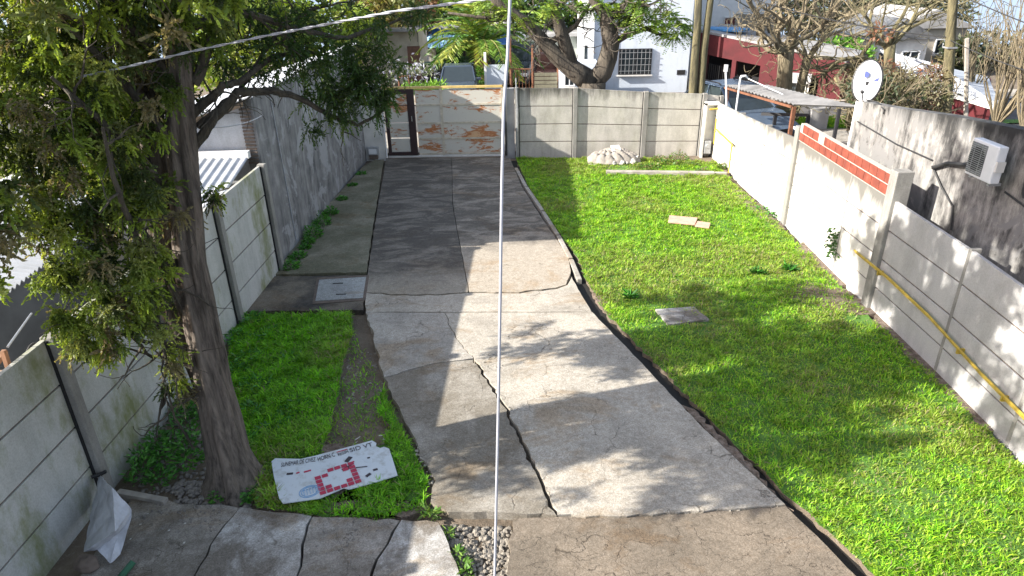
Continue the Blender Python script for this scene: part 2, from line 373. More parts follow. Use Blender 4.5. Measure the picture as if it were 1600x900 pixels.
# ------------------------------------------------------------------ concrete slabs, traced on the ground
def jag(pts, amp, step=.12, seed=1):
    q = random.Random(seed); o = []
    for a, b in zip(pts[:-1], pts[1:]):
        a = Vector(a); b = Vector(b); d = b-a; n = max(1, int(d.length/step)); nn = Vector((-d.y, d.x)).normalized()
        for i in range(n):
            o.append(a+d*(i/n)+(nn*q.uniform(-amp, amp) if i else nn*0))
    o.append(Vector(pts[-1])); return o
def slab(mb, chain, z, mi=0, seed=0):
    """chain = [(points, gap)], the last point of each joins the first of the next"""
    pts = []; gp = []
    for c, g in chain:
        for p in c[:-1]: pts.append(Vector(p)); gp.append(g)
    n = len(pts); ar = sum(pts[i].x*pts[(i+1) % n].y-pts[(i+1) % n].x*pts[i].y for i in range(n)); sg = 1 if ar > 0 else -1
    q = random.Random(seed); o = []
    for i in range(n):
        d = (pts[(i+1) % n]-pts[i-1]); nn = Vector((-d.y, d.x)).normalized()*sg; o.append(pts[i]+nn*gp[i]*q.uniform(.6, 1.35))
    mb.prism(o, -.13, z, mi)
J = lambda l, amp=.012, seed=1, step=.12: jag(P2(l), amp, step, seed)
rv = lambda l: l[::-1]
cm = J([(706, 246), (707, 318), (718, 380), (733, 457)], .006, 3)
ct = J([(603, 247), (706, 246)], .004, 4); ct2 = J([(706, 246), (797, 247)], .004, 5)
cl = J([(570, 457), (575, 420), (587, 340), (603, 247)], .01, 6); cr_ = J([(797, 247), (815, 290), (850, 345), (888, 400), (893, 432)], .008, 7)
c1 = J([(570, 457), (620, 461), (680, 461), (733, 457)], .02, 8); c2 = J([(733, 457), (800, 458), (870, 451), (886, 445), (893, 432)], .02, 9)
jl = J([(571, 488), (695, 488.5)], .003, 10); jr = J([(695, 488.5), (926, 488)], .003, 11)
ck1 = J([(695, 488.5), (712, 528), (740, 560)], .02, 12, .08); ck2 = J([(740, 560), (762, 592), (790, 635), (815, 690), (845, 750), (870, 806)], .02, 13, .07)
ck3 = J([(600, 590), (650, 575), (690, 566), (740, 560)], .015, 14)
eb = J([(870, 806), (960, 808), (1100, 800), (1228, 789)], .012, 15); er = J([(1228, 789), (1100, 670), (1010, 575), (926, 488)], .008, 16)
mb = MB()
slab(mb, [(ct, .004), (cm, .006), (rv(c1), .03), (cl, .01)], .000, 4, 1)
slab(mb, [(ct2, .004), (cr_, .006), (rv(c2), .03), (rv(cm), .006)], .004, 0, 2)
slab(mb, [(c1, .012), (c2, .012), (J([(893, 432), (910, 462), (926, 488)], .006), .006), (rv(jr), .028), (rv(jl), .028), (J([(571, 488), (570, 457)]), .006)], -.002, 1, 3)
slab(mb, [(jl, .007), (ck1, .006), (rv(ck3), .006), (J([(600, 590), (590, 550), (578, 510), (571, 488)], .03, 17), .006)], .002, 2, 4)
slab(mb, [(ck3, .006), (ck2, .026), (J([(870, 806), (800, 802), (700, 800), (672, 785)], .02, 18), .01), (J([(672, 785), (680, 750), (655, 705), (632, 660), (612, 620), (600, 590)], .035, 19, .1), .006)], -.004, 5, 5)
slab(mb, [(jr, .007), (rv(er), .006), (rv(eb), .012), (rv(ck2), .02), (rv(ck1), .006)], .004, 1, 6)
bt = J([(800, 810), (870, 806)], .01, 20)
slab(mb, [(bt, .008), (eb, .012), (J([(1228, 789), (1262, 822), (1340, 900), (1490, 1060)], .012, 21), .006), (J([(1490, 1060), (790, 1060)]), .006), (J([(790, 1060), (792, 900), (800, 810)], .03, 22), .006)], -.006, 3, 7)
tag(mb.build('driveway', [M['drive_right'], M['conc_light'], M['conc_grey'], M['conc_brown'], M['drive_left'], M['conc_tan']]), kind='structure')
# path along the left wall, with the inspection cover slab
mb = MB()
slab(mb, [(J([(600, 249), (586, 340), (573, 426), (418, 429), (445, 398), (500, 333), (565, 262), (585, 250), (600, 249)], .012, 23), .012)], .006, 0, 8)
slab(mb, [(J([(414, 431), (572, 429), (568, 484), (380, 486), (386, 470), (414, 431)], .012, 24), .012)], -.008, 1, 9)
tag(mb.build('path', [M['conc_moss'], M['conc_dark']]), kind='structure')
# broken slabs at the near left
mb = MB()
a1 = J([(375, 792), (340, 835), (262, 980)], .02, 30); a2 = J([(488, 806), (478, 835), (452, 980)], .02, 31); a3 = J([(627, 812), (606, 850), (588, 875), (560, 980)], .02, 32)
slab(mb, [(J([(205, 775), (300, 786), (375, 792)], .03, 33), .01), (a1, .012), (J([(262, 980), (80, 980), (135, 880), (205, 775)]), .01)], -.01, 0, 10)
slab(mb, [(J([(375, 792), (430, 800), (488, 806)], .02, 34), .01), (a2, .014), (J([(452, 980), (262, 980)]), .01), (rv(a1), .012)], .004, 1, 11)
slab(mb, [(J([(488, 806), (627, 812)], .02, 35), .01), (a3, .014), (J([(560, 980), (452, 980)]), .01), (rv(a2), .012)], -.004, 2, 12)
slab(mb, [(J([(627, 812), (686, 816)], .02, 36), .01), (J([(686, 816), (702, 850), (714, 880), (745, 980)], .015, 37), .01), (J([(745, 980), (560, 980)]), .01), (rv(a3), .014)], .006, 1, 13)
tag(mb.build('paving', [M['conc_near'], M['conc_patch'], M['conc_near']]), kind='structure')

gut_shade = MB(); gl_ = [(797, 247), (815, 290), (850, 345), (888, 400), (893, 432), (910, 462), (926, 488), (1010, 575), (1100, 670), (1228, 789), (1262, 822), (1340, 900), (1490, 1060)]
gr_ = [(806, 246), (826, 290), (862, 345), (903, 402), (912, 436), (926, 462), (948, 488), (1034, 575), (1126, 670), (1250, 789), (1290, 822), (1372, 900), (1540, 1060)]
gut_shade.prism(P2([(a-3, b) for a, b in gl_])+P2([(a+4, b) for a, b in gr_])[::-1], -.14, -.085); shade_black = simple('black trench shade', (.014, .012, .010), .8, .4, 20); tag(gut_shade.build('gutter_shade', shade_black), kind='structure')  # near-black strip along the gap; the trench's shade is put into its colour
# inspection cover
t = thing('drain_cover', 'square pale concrete drain cover with two hand slots set in the side path', 'drain cover', gz(533, 452))
q = MB(); pc = P2([(499, 438), (572, 433.5), (567, 466), (493, 471)]); q.prism(pc, -.004, .012); q.build('lid', concrete('pale cover concrete', (.42, .44, .44), (.3, .31, .31), .4, False), t)
q = MB(); pf = P2([(495, 434), (577, 430), (571, 469), (488, 475)]); q.prism(pf, -.012, .004); q.build('frame', M['stone_dark'], t)
for a, b in ((520, 443), (525, 460)):
    g = gz(a, b, .013); g2 = gz(a+16, b-.5, .013); q = MB(); q.wall(g, g2, .03, .010, .016); q.build('slot', M['dark'], t)

# ------------------------------------------------------------------ lawns
def inpoly(x, y, poly):
    c = np.zeros(len(x), bool); j = len(poly)-1
    for i in range(len(poly)):
        xi, yi = poly[i]; xj, yj = poly[j]
        c ^= ((yi > y) != (yj > y)) & (x < (xj-xi)*(y-yi)/(yj-yi+1e-12)+xi); j = i
    return c
def vnoise(x, y, s, seed):
    q = np.random.default_rng(seed); G = q.random((64, 64)); u = x*s+100; v = y*s+100; i = np.floor(u).astype(int); j = np.floor(v).astype(int); a = u-i; b = v-j
    a = a*a*(3-2*a); b = b*b*(3-2*b); g = lambda p, r: G[p % 64, r % 64]
    return (g(i, j)*(1-a)+g(i+1, j)*a)*(1-b)+(g(i, j+1)*(1-a)+g(i+1, j+1)*a)*b
RW = [(1147, 272), (1184, 307), (1228, 347), (1300, 420), (1355, 472), (1462, 575), (1575, 690), (1700, 815), (1900, 1015)]
lawnR = P2([(806, 246), (826, 290), (862, 345), (903, 402), (916, 436), (948, 488), (1034, 575), (1126, 670), (1246, 785), (1372, 900), (1540, 1055), (1890, 1055), (1700, 830), (1565, 692), (1452, 580), (1345, 478), (1292, 425), (1220, 352), (1178, 313), (1140, 280), (1118, 252), (1000, 246), (900, 246)])
lawnL = P2([(366, 488), (455, 489), (548, 487), (550, 520), (535, 560), (525, 620), (515, 670), (500, 700), (520, 715), (600, 690), (610, 660), (590, 640), (598, 605), (610, 640), (640, 690), (668, 750), (660, 790), (600, 806), (480, 800), (400, 790), (395, 740), (375, 700), (350, 600)])
bare = [(gz(1295, 462), .55, .8), (gz(1345, 495), .35, .9), (gz(1100, 500), .12, .9), (gz(1054, 494), .42, 1), (gz(1130, 690), .28, .7), (gz(1165, 745), .22, .7), (gz(1275, 840), .12, .6), (gz(1060, 272), .25, .6), (gz(1100, 262), .4, .5),
        (gz(1440, 560), .22, .8), (gz(1530, 655), .15, .8), (gz(935, 455), .1, .7), (gz(970, 262), .5, .8), (gz(1185, 325), .3, .6), (gz(1260, 395), .3, .5), (gz(870, 300), .2, .4), (gz(500, 575), .1, .8), (gz(640, 780), .12, .6), (gz(530, 775), .25, .7)]
def turf(name, poly, zt, label):
    mb = MB(); pl = [Vector(p) for p in poly]; pj = jag(pl+[pl[0]], .035, .09, 5)[:-1]
    mb.prism(pj, -.14, zt); mb.mi = [1]+[0]+[1]*(len(mb.f)-2); return tag(mb.build(name, [M['turf'], M['soil']]), kind='structure')
turf('lawn', lawnR, -.022, ''); turf('lawn', lawnL, -.035, '')
bs = MB()
for i, pts in enumerate(([(1228, 447), (1262, 441), (1300, 446), (1322, 452), (1352, 472), (1372, 490), (1340, 492), (1300, 484), (1262, 474), (1225, 462)],
    [(1372, 490), (1400, 512), (1440, 552), (1478, 592), (1520, 632), (1560, 672), (1546, 674), (1506, 640), (1462, 600), (1420, 560), (1390, 530), (1362, 502)],
    [(1255, 378), (1300, 420), (1322, 446), (1300, 448), (1270, 420), (1240, 386)], [(1150, 290), (1185, 318), (1228, 358), (1218, 362), (1180, 334), (1140, 302)],
    [(1062, 632), (1085, 640), (1120, 678), (1160, 712), (1210, 768), (1240, 798), (1225, 790), (1180, 748), (1120, 692)], [(1090, 262), (1135, 260), (1140, 275), (1100, 274)], [(925, 455), (945, 462), (962, 500), (950, 492)], [(500, 690), (560, 700), (575, 770), (480, 795), (560, 800), (640, 805), (668, 790), (600, 780), (520, 780)])):
    p = P2(pts, -.02); bs.prism(jag(p+[p[0]], .035, .07, 60+i)[:-1], -.10, (-.016 if i < 7 else -.030)+.0005*i)
tag(bs.build('bare_soil', M['soil_dry']), kind='structure')
def grass(name, poly, dens, z, h, cols, label, seedn):
    a = np.array([tuple(p) for p in poly]); lo = a.min(0); hi = a.max(0); hi[1] = min(hi[1], 20); lo[1] = max(lo[1], 2.9)
    n = int((hi-lo).prod()*dens); x = nr.uniform(lo[0], hi[0], n); y = nr.uniform(lo[1], hi[1], n)
    k = inpoly(x, y, a) & ~inpoly(x, y, [tuple(p) for p in P2([(424, 719), (492, 708), (590, 684), (610, 696), (626, 744), (500, 776), (438, 784)])])
    x0_ = x; y0_ = y; den = .35+.9*vnoise(x, y, 2.2, seedn)*vnoise(x, y, 9, seedn+1)*2
    for c, r, s in bare: d = np.hypot(x-c.x, y-c.y)/r; den *= 1-s*np.clip(1.5-d*1.2, 0, 1)
    k &= nr.random(n) < den; x = x[k]; y = y[k]; n = len(x)
    tuft = np.clip(vnoise(x, y, 6, seedn+2)*.7+vnoise(x, y, 13, seedn+7)*.7-.15, 0, 1.1)**1.4*1.3; pat = vnoise(x, y, 1.1, seedn+3); L = h*(.38+1.25*tuft)*nr.uniform(.5, 1.2, n); W = nr.uniform(.005, .011, n)*(1+.03*y)
    az = nr.uniform(0, 2*np.pi, n); ln = nr.uniform(.3, 1.15, n)
    D = np.c_[np.cos(az)*ln, np.sin(az)*ln, np.ones(n)]; D = unit(D); S = unit(np.c_[-np.sin(az), np.cos(az), np.zeros(n)]); B = np.c_[x, y, np.full(n, z)]
    mid = B+D*L[:, None]*.55; D2 = D.copy(); D2[:, 2] -= .7; D2 = unit(D2); tip = mid+D2*L[:, None]*.5; w = S*W[:, None]*.5
    V = np.stack([B-w, B+w, mid+w, mid-w, tip], 1).reshape(-1, 3)
    i = np.arange(n)[:, None]*5; Fq = np.concatenate([i+np.array([0, 1, 2, 3]), i+np.array([3, 2, 4, 4])])
    Fq = np.concatenate([np.c_[i+0, i+1, i+2], np.c_[i+0, i+2, i+3], np.c_[i+3, i+2, i+4]])
    tc_ = vnoise(x, y, 8, seedn+8)*.6+vnoise(x, y, 19, seedn+9)*.4; c = palette(n, cols, .22)*(.50+1.0*tc_)[:, None]*np.array([1, 1, 1]); yel = np.clip((pat-.35)*1.9, 0, .9)[:, None]*nr.random((n, 1)); c = c*(1-yel)+np.array([.34, .36, .08])*yel
    dry = nr.random(n) < .05+.12*(pat > .62); c[dry] = (.3, .26, .13)
    o = npmesh(name, V, Fq, np.repeat(c, 5, 0), M['grass'], None, 3); return tag(o, label, 'grass', kind='stuff')
GC = [(.18, .43, .010), (.23, .49, .014), (.31, .54, .02), (.10, .29, .012), (.38, .55, .04), (.26, .38, .04)]
grass('lawn_grass', lawnR, 4300, -.024, .062, GC, 'bright green weedy lawn grass right of the driveway', 5)
GC2 = [(.15, .42, .008), (.20, .50, .01), (.26, .58, .012), (.11, .32, .008)]
grass('side_grass', lawnL, 6500, -.037, .085, GC2, 'green grass patch between the left wall and the driveway', 9)

grass('strip_grass', P2([(540, 490), (600, 600), (625, 650), (600, 700), (505, 705), (520, 620), (545, 560)]), 1100, -.10, .06, GC2, 'sparse grass breaking into the bare strip of soil', 14)
# broadleaf weeds: one object per patch
def weeds(name, spots, label, cols, kind=None, cat='weeds'):
    Vs = []; Fs = []; Cs = []; b = 0
    for (x, y, r, hgt, n) in spots:
        a = nr.uniform(0, 2*np.pi, n); rr = r*np.sqrt(nr.random(n)); P = np.c_[x+rr*np.cos(a), y+rr*np.sin(a), -.05+hgt*nr.random(n)*(1-.6*rr/r)]
        D = np.c_[np.cos(a)+nr.normal(0, .6, n), np.sin(a)+nr.normal(0, .6, n), nr.uniform(-.1, .9, n)]
        V, Fq, c = leaves(P, D, nr.uniform(.04, .1, n), nr.uniform(.016, .035, n), palette(n, cols, .25)); Vs.append(V); Fs.append(Fq+b); Cs.append(c); b += len(V)
    return tag(npmesh(name, np.concatenate(Vs), np.concatenate(Fs), np.concatenate(Cs), M['leaf']), label, cat, kind=kind)
def spots(pix, n): 
    o = []
    for px, py, r, h in pix: g = gz(px, py); g.x = max(g.x, -4.28); o.append((g.x, g.y, r, h, n))
    return o
WC = [(.05, .19, .02), (.07, .25, .03), (.10, .3, .035), (.04, .14, .02)]
weeds('wall_weeds', spots([(425, 418, .16, .2), (437, 402, .14, .18), (455, 388, .1, .12), (470, 370, .17, .42), (478, 352, .15, .4), (490, 335, .14, .25), (460, 380, .1, .2), (520, 312, .1, .15), (540, 290, .1, .12), (556, 272, .12, .12)], 330), 'leafy weeds growing along the foot of the high grey wall', WC, 'stuff')
weeds('tree_weeds', spots([(225, 740, .16, .3), (250, 715, .2, .35), (215, 720, .12, .35), (275, 700, .2, .3), (300, 690, .18, .25), (290, 660, .16, .3), (295, 720, .15, .2), (270, 640, .14, .2), (250, 745, .14, .15), (345, 770, .08, .1), (390, 770, .1, .1), (245, 690, .1, .3), (310, 640, .1, .2)], 130), 'dark green broadleaf weeds between the left wall and the cypress trunk', WC, 'stuff')
weeds('side_weeds', spots([(375, 500, .16, .22), (370, 530, .18, .22), (385, 560, .2, .2), (365, 580, .15, .25), (400, 600, .2, .16), (420, 520, .2, .12), (390, 640, .15, .14), (450, 560, .2, .1), (460, 630, .2, .1), (380, 690, .15, .15), (430, 660, .2, .1)], 120), 'tangle of leafy weeds at the foot of the left wall behind the trunk', WC, 'stuff')
weeds('corner_weeds', spots([(1020, 262, .2, .2), (1045, 256, .25, .25), (1060, 248, .25, .3), (1030, 250, .2, .2), (1080, 258, .2, .15), (1005, 262, .2, .12), (1130, 262, .12, .2), (1096, 268, .15, .12)], 260), 'low weeds in the far corner of the lawn behind the plank', [(.09, .2, .03), (.06, .14, .02), (.2, .17, .06)], 'stuff')
weeds('crack_weeds', spots([(665, 795, .06, .08), (676, 800, .05, .08), (712, 862, .05, .08), (722, 878, .05, .07), (728, 892, .05, .08), (700, 830, .04, .05)], 34), 'small weeds sprouting beside the broken slabs', [(.1, .22, .03), (.16, .26, .05)], 'stuff')
for px, py, lab in ((1182, 425, 'dark rosette weed on the lawn left of the other near the bare patch'), (1233, 420, 'dark rosette weed on the lawn nearest the whitewashed wall'), (985, 462, 'flat dark weed on the lawn above the stepping slab')):
    g = gz(px, py); n = 60; a = nr.uniform(0, 6.28, n); D = np.c_[np.cos(a), np.sin(a), nr.uniform(.15, .9, n)]; P = np.tile([[g.x, g.y, -.02]], (n, 1))+nr.normal(0, .03, (n, 3))*[1, 1, .3]
    V, Fq, c = leaves(P, D, nr.uniform(.1, .22, n), .035, palette(n, [(.03, .13, .012), (.05, .2, .015)])); tag(npmesh('rosette_weed', V, Fq, c, M['leaf']), lab, 'weed')

# pebbles, rubble and litter (uncountable): small stones
def stones(name, areas, mat, label, kind='stuff'):
    mb = MB(); q = random.Random(5); k = 0
    for poly, n, r0, r1, z in areas:
        pl = P2(poly); xs_ = [p.x for p in pl]; ys_ = [p.y for p in pl]; m = 0
        while m < n:
            x = q.uniform(min(xs_), max(xs_)); y = q.uniform(min(ys_), max(ys_))
            if inpoly(np.array([x]), np.array([y]), [tuple(p) for p in pl])[0]:
                r = q.uniform(r0, r1); k += 1; mb.blob((x, y, z+r*.3), (r*q.uniform(.7, 1.4), r*q.uniform(.7, 1.4), r*.6), k, .3); m += 1
    return tag(mb.build(name, mat), label, 'rubble', kind=kind)
stones('rubble', [([(690, 808), (800, 815), (795, 905), (715, 905)], 260, .01, .045, -.10), ([(695, 815), (800, 820), (790, 960), (735, 960)], 300, .006, .022, -.07)], M['rubble'], 'broken concrete rubble in the gap between the paving slabs')
stones('pebbles', [([(545, 540), (590, 540), (600, 600), (560, 640), (530, 600)], 110, .008, .022, -.1), ([(520, 690), (600, 680), (610, 705), (500, 715)], 40, .008, .03, -.1), ([(1060, 640), (1090, 640), (1200, 760), (1170, 770)], 60, .008, .02, -.1)], M['rubble'], 'small pebbles in the bare strip of soil beside the driveway')
stones('leaf_litter', [([(205, 650), (300, 620), (330, 760), (210, 760)], 420, .01, .03, -.1), ([(270, 745), (345, 740), (400, 790), (270, 782)], 260, .015, .04, -.09), ([(210, 778), (370, 794), (330, 835), (230, 830)], 70, .004, .014, -.008), ([(380, 796), (630, 815), (600, 880), (330, 880)], 60, .003, .010, 0)], simple('brown grey litter', (.2, .18, .16), .9, .5, 20), 'pale stones and dry litter around the foot of the cypress')
mb = MB(); q = random.Random(3)
for k in range(16):
    a = gz(q.uniform(500, 640), q.uniform(672, 712)); mb.ob((a.x, a.y, -.07+q.uniform(0, .02)), (q.uniform(.005, .03), q.uniform(-.02, .03), .003), (.003, .008, 0), (0, 0, .003))
for k in range(22):
    a = gz(q.uniform(200, 300), q.uniform(800, 850)) if k < 6 else gz(q.uniform(980, 1300), q.uniform(350, 440)); mb.ob((a.x, a.y, .01), (q.uniform(.004, .014), 0, .002), (0, q.uniform(.003, .009), 0), (0, 0, .002))
tag(mb.build('litter', M['offwhite']), 'small white scraps of litter scattered on the ground', 'litter', kind='stuff')

stones('broken_edge', [([(870, 806), (1228, 789), (1234, 796), (1000, 815), (872, 816)], 90, .006, .022, -.03), ([(640, 660), (662, 700), (682, 750), (674, 770), (655, 730)], 50, .006, .02, -.03)], M['conc_grey'], 'chips of concrete crumbled along the broken slab edges')
# kerb stones on the far side of the drainage gap
mb = MB(); kl = P2([(806, 262), (822, 292), (848, 330), (872, 368), (892, 405), (906, 438)])
for i in range(5): mb.wall(kl[i].lerp(kl[i+1], .02), kl[i+1].lerp(kl[i], .02), .085, -.13, .012+.006*(i % 2))
tag(mb.build('kerb', M['conc_grey'], bevel=.008), kind='structure')

# ------------------------------------------------------------------ precast walls
def precast(name, label, pts, tops, mat, side=1, post=M['post'], zb=-.12, skip=(), thick=None, ptop=None):
    t = thing(name, label, 'wall', (pts[0][0], pts[0][1], 0), 'precast walls around the yard'); n = len(pts)
    for i in range(n-1):
        if i in skip: continue
        a = Vector(pts[i][:2]); b = Vector(pts[i+1][:2]); za, zb2 = tops[i], tops[i+1]; q = MB(); rows = 4
        for r in range(rows):
            f0 = r/rows; f1 = (r+1)/rows; g = .011
            q.wall(a, b, .045+.004*(r % 2), (zb+(za-zb)*f0+(g if r else 0), zb+(zb2-zb)*f0+(g if r else 0)), zb+(za-zb)*f1-g, zb+(zb2-zb)*f1-g)
        bk_ = MB(); bk_.wall(a, b, .016, zb, za-.02, zb2-.02); bk_.build('groove_shade', M['stone_dark'], t)  # dark backing sheet paints the shade inside the panel grooves
        q.build('panel', mat if not isinstance(mat, (list, tuple)) else mat[i], t, bevel=.004)
    for i in range(n):
        p = Vector(pts[i][:2]); d = (Vector(pts[min(i+1, n-1)][:2])-Vector(pts[max(0, i-1)][:2])).normalized(); w = (thick or {}).get(i, .10)
        zt = (ptop or {}).get(i, tops[i]+.012); nn = Vector((-d.y, d.x))*side; c = p+nn*.035
        q = MB(); q.wall(c-d*w/2, c+d*w/2, .13 if w < .15 else .24, zb, zt, off=0)
        q.build('post', post, t, bevel=.01)
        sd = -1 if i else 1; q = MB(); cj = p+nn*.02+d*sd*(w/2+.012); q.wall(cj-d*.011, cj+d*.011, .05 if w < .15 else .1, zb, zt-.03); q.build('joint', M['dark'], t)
    return t
XW = 5.37
rp = [(5.30, 18.95)]+[tuple(gz(*p).xy) for p in RW[:3]]+[tuple(gz(1303, 423).xy)]+[tuple(gz(*p).xy) for p in ((1358, 475), (1464, 577), (1577, 691), (1700, 815))]
rt = [1.42, 1.52, 1.62, 1.72, 1.72, 1.72, 1.70, 1.66, 1.62]
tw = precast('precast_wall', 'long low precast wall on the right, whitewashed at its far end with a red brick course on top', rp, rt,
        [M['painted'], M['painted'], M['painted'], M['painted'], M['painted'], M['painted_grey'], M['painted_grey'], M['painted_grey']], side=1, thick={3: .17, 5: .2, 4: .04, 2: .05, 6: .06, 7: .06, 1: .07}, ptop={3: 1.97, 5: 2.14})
# brick courses on top
a = Vector(rp[3]); b = Vector(rp[5]); d = (b-a); L = d.length; d.normalize(); nn = Vector((-d.y, d.x))
mo = MB(); mo.wall(a+d*.09, b-d*.1, .10, 1.715, 2.045, 2.05); mo.build('mortar_bed', M['mortar'], tw)
for r in range(2):
    x = .1 + (.12 if r else 0); 
    while x < L-.14:
        e = min(x+.235, L-.11); z0 = 1.73+.165*r
        if not (r == 1 and .75 < x < 1.0): MB().wall(a+d*x, a+d*e, .12, z0, z0+.148).build('brick', M['brick'], tw, bevel=.005)
        x += .25
# left wall
lp = [(-4.5, 1.6), (-4.5, 3.5), tuple(gz(150, 748).xy), tuple(gz(272, 628).xy), tuple(gz(357, 490).xy), tuple(gz(424, 414).xy)]
lp = [(-4.47, y) for y in (1.7, 3.55, 5.42, 7.2, 9.15, 11.12)]
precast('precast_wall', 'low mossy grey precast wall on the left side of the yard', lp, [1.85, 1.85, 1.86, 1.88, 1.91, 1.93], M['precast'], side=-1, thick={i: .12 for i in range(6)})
# far wall
fp = [tuple(gy(px, 200, 19.0).xy) for px in (808, 898, 1006, 1096, 1122)]
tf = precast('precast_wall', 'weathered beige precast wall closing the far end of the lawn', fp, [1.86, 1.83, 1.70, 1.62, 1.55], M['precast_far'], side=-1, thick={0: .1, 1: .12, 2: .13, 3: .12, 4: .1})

# ------------------------------------------------------------------ gate
GY = 19.05
def gpt(px, py): return gy(px, py, GY)
t = thing('sliding_gate', 'rust blotched white steel driveway gate with yellowed top rail', 'gate', (gpt(695, 240).x, GY, 0))
x0 = gpt(604, 200).x; x1 = gpt(787, 200).x; zt = 1.9
xa = gpt(650, 190).x; xb = gpt(691, 190).x
def rect(mb, xa, xb, za, zb_, y=GY, t_=.02): mb.box((xa, y-t_, za), (xb, y+t_, zb_))
rows = [.06, .49, .93, 1.43, 1.86]
for (p, q_) in ((xa, xb), (xb, x1)):
    for r in range(4):
        m_ = MB(); rect(m_, p+.03, q_-.03, rows[r]+.025, rows[r+1]-.025, GY, .006); m_.build('panel', M['gate'], t)
m_ = MB()
for p in (xb, x1-.02): rect(m_, p-.035, p+.035, .02, zt, GY, .032)
for r in rows[:-1]: rect(m_, xa+.035, x1-.06, r-.022, r+.022, GY, .026)
m_.build('frame', M['gate_frame'], t)
m_ = MB(); rect(m_, x0-.05, x1+.02, zt-.03, zt+.03, GY, .036); m_.build('top_rail', M['gate_rail'], t)
m_ = MB(); rect(m_, x0-.02, x1, -.03, .012, GY, .05); m_.build('track', M['offwhite'], t)
t2 = thing('wicket_door', 'narrow pale pedestrian door in a black steel frame beside the driveway gate', 'door', ((x0+xa)/2, GY, 0))
m_ = MB(); rect(m_, xa-.2, xa-.01, .03, zt-.04, GY, .045); rect(m_, x0, x0+.09, .03, zt-.04, GY, .045); rect(m_, x0+.09, xa-.2, zt-.16, zt-.04, GY, .044); rect(m_, x0+.09, xa-.2, .03, .12, GY, .044); m_.build('frame', M['gate_dark'], t2)
for r in range(4):
    m_ = MB(); zz = [.12, .52, .95, 1.42, zt-.16]; rect(m_, x0+.1, xa-.21, zz[r]+.014, zz[r+1]-.014, GY, .02); m_.build('panel', M['gate'], t2)
m_ = MB(); m_.tube([(xa-.1, GY-.08, 1.0), (xa-.1, GY-.08, 1.14)], .012); m_.build('handle', M['steel'], t2)
# narrow grey concrete infill right of gate with hinge post
t = thing('gate_pier', 'dark grey block pier between the driveway gate and the far wall', 'pier', (gpt(797, 200).x, GY, 0))
m_ = MB(); m_.box((x1+.03, GY-.06, -.12), (fp[0][0]-.07, GY+.1, 1.84)); m_.build('masonry', M['grey_wall'], t)
m_ = MB(); m_.tube([(x1+.06, GY-.1, 0), (x1+.06, GY-.1, 2.0)], .03, 8); m_.build('hinge_post', M['black'], t)
m_ = MB(); m_.tube([(x1+.0, GY-.12, 1.96), (x1+.12, GY-.12, 1.93)], .05, 8); m_.build('hinge_block', M['black'], t)
m_ = MB(); a = gy(806, 125, 18.9); m_.tube([a+Vector((0, 0, .05)), a, gy(808, 165, 18.9), gy(807, 245, 18.9)], .018, 6); m_.tube([gy(808, 170, 18.88), gy(808, 205, 18.88)], .035, 6)
tag(m_.build('pipe', M['steel']), 'thin steel conduit standing at the left end of the far wall', 'pipe')
# left gate pier & meter box
t = thing('gate_pier', 'pale render pier at the left end of the pedestrian door', 'pier', (x0-.2, GY, 0))
m_ = MB(); m_.box((-4.5, GY-.12, -.12), (x0-.08, GY+.15, 2.0)); m_.build('masonry', M['offwhite'], t)
m_ = MB(); m_.tube([(x0-.04, GY-.14, 0), (x0-.04, GY-.14, 2.3)], .022, 8); m_.build('pipe', M['plastic_white'], t)
t = thing('meter_box', 'small pale meter box standing on the path at the far left corner', 'meter box', (gz(585, 246).x, 18.5, 0))
m_ = MB(); c = gz(585, 247); m_.box((c.x-.16, c.y-.08, .1), (c.x+.14, c.y+.08, .32)); m_.build('box', M['steel'], t, bevel=.01)
m_ = MB(); m_.box((c.x-.12, c.y-.09, .14), (c.x+.10, c.y-.078, .28)); m_.build('cover', M['plastic_white'], t)
m_ = MB(); m_.box((c.x-.13, c.y-.06, -.02), (c.x+.11, c.y+.06, .1)); m_.build('base', M['stone_dark'], t)

# gas meter cabinet at the far right corner and its yellow pipe
t = thing('gas_cabinet', 'tall open grey gas meter cabinet with yellow pipe in the far right corner', 'cabinet', (5.0, 18.75, 0))
ca = gy(1098, 200, 18.8); cb_ = gy(1119, 200, 18.8)
m_ = MB(); m_.box((ca.x, 18.72, -.1), (ca.x+.05, 18.92, 1.4)); m_.box((ca.x, 18.72, 1.35), (cb_.x+.02, 18.92, 1.42)); m_.box((ca.x+.05, 18.9, .3), (cb_.x, 18.93, 1.35)); m_.build('case', M['offwhite'], t)
m_ = MB(); m_.box((ca.x+.08, 18.7, .02), (ca.x+.26, 18.88, .38)); m_.disc((ca.x+.17, 18.69, .24), (.07, 0, 0), (0, 0, .07), 14, .03); m_.build('meter', M['steel'], t, bevel=.02)
m_ = MB(); m_.tube([(ca.x+.1, 18.68, 1.25), (cb_.x-.02, 18.68, 1.27), (cb_.x, 18.66, 1.2), (cb_.x, 18.66, .12)], .025, 8); m_.tube([(cb_.x-.05, 18.7, 1.0), (cb_.x-.05, 18.68, .3)], .02, 8); m_.build('gas_pipe', M['yellow'], t)
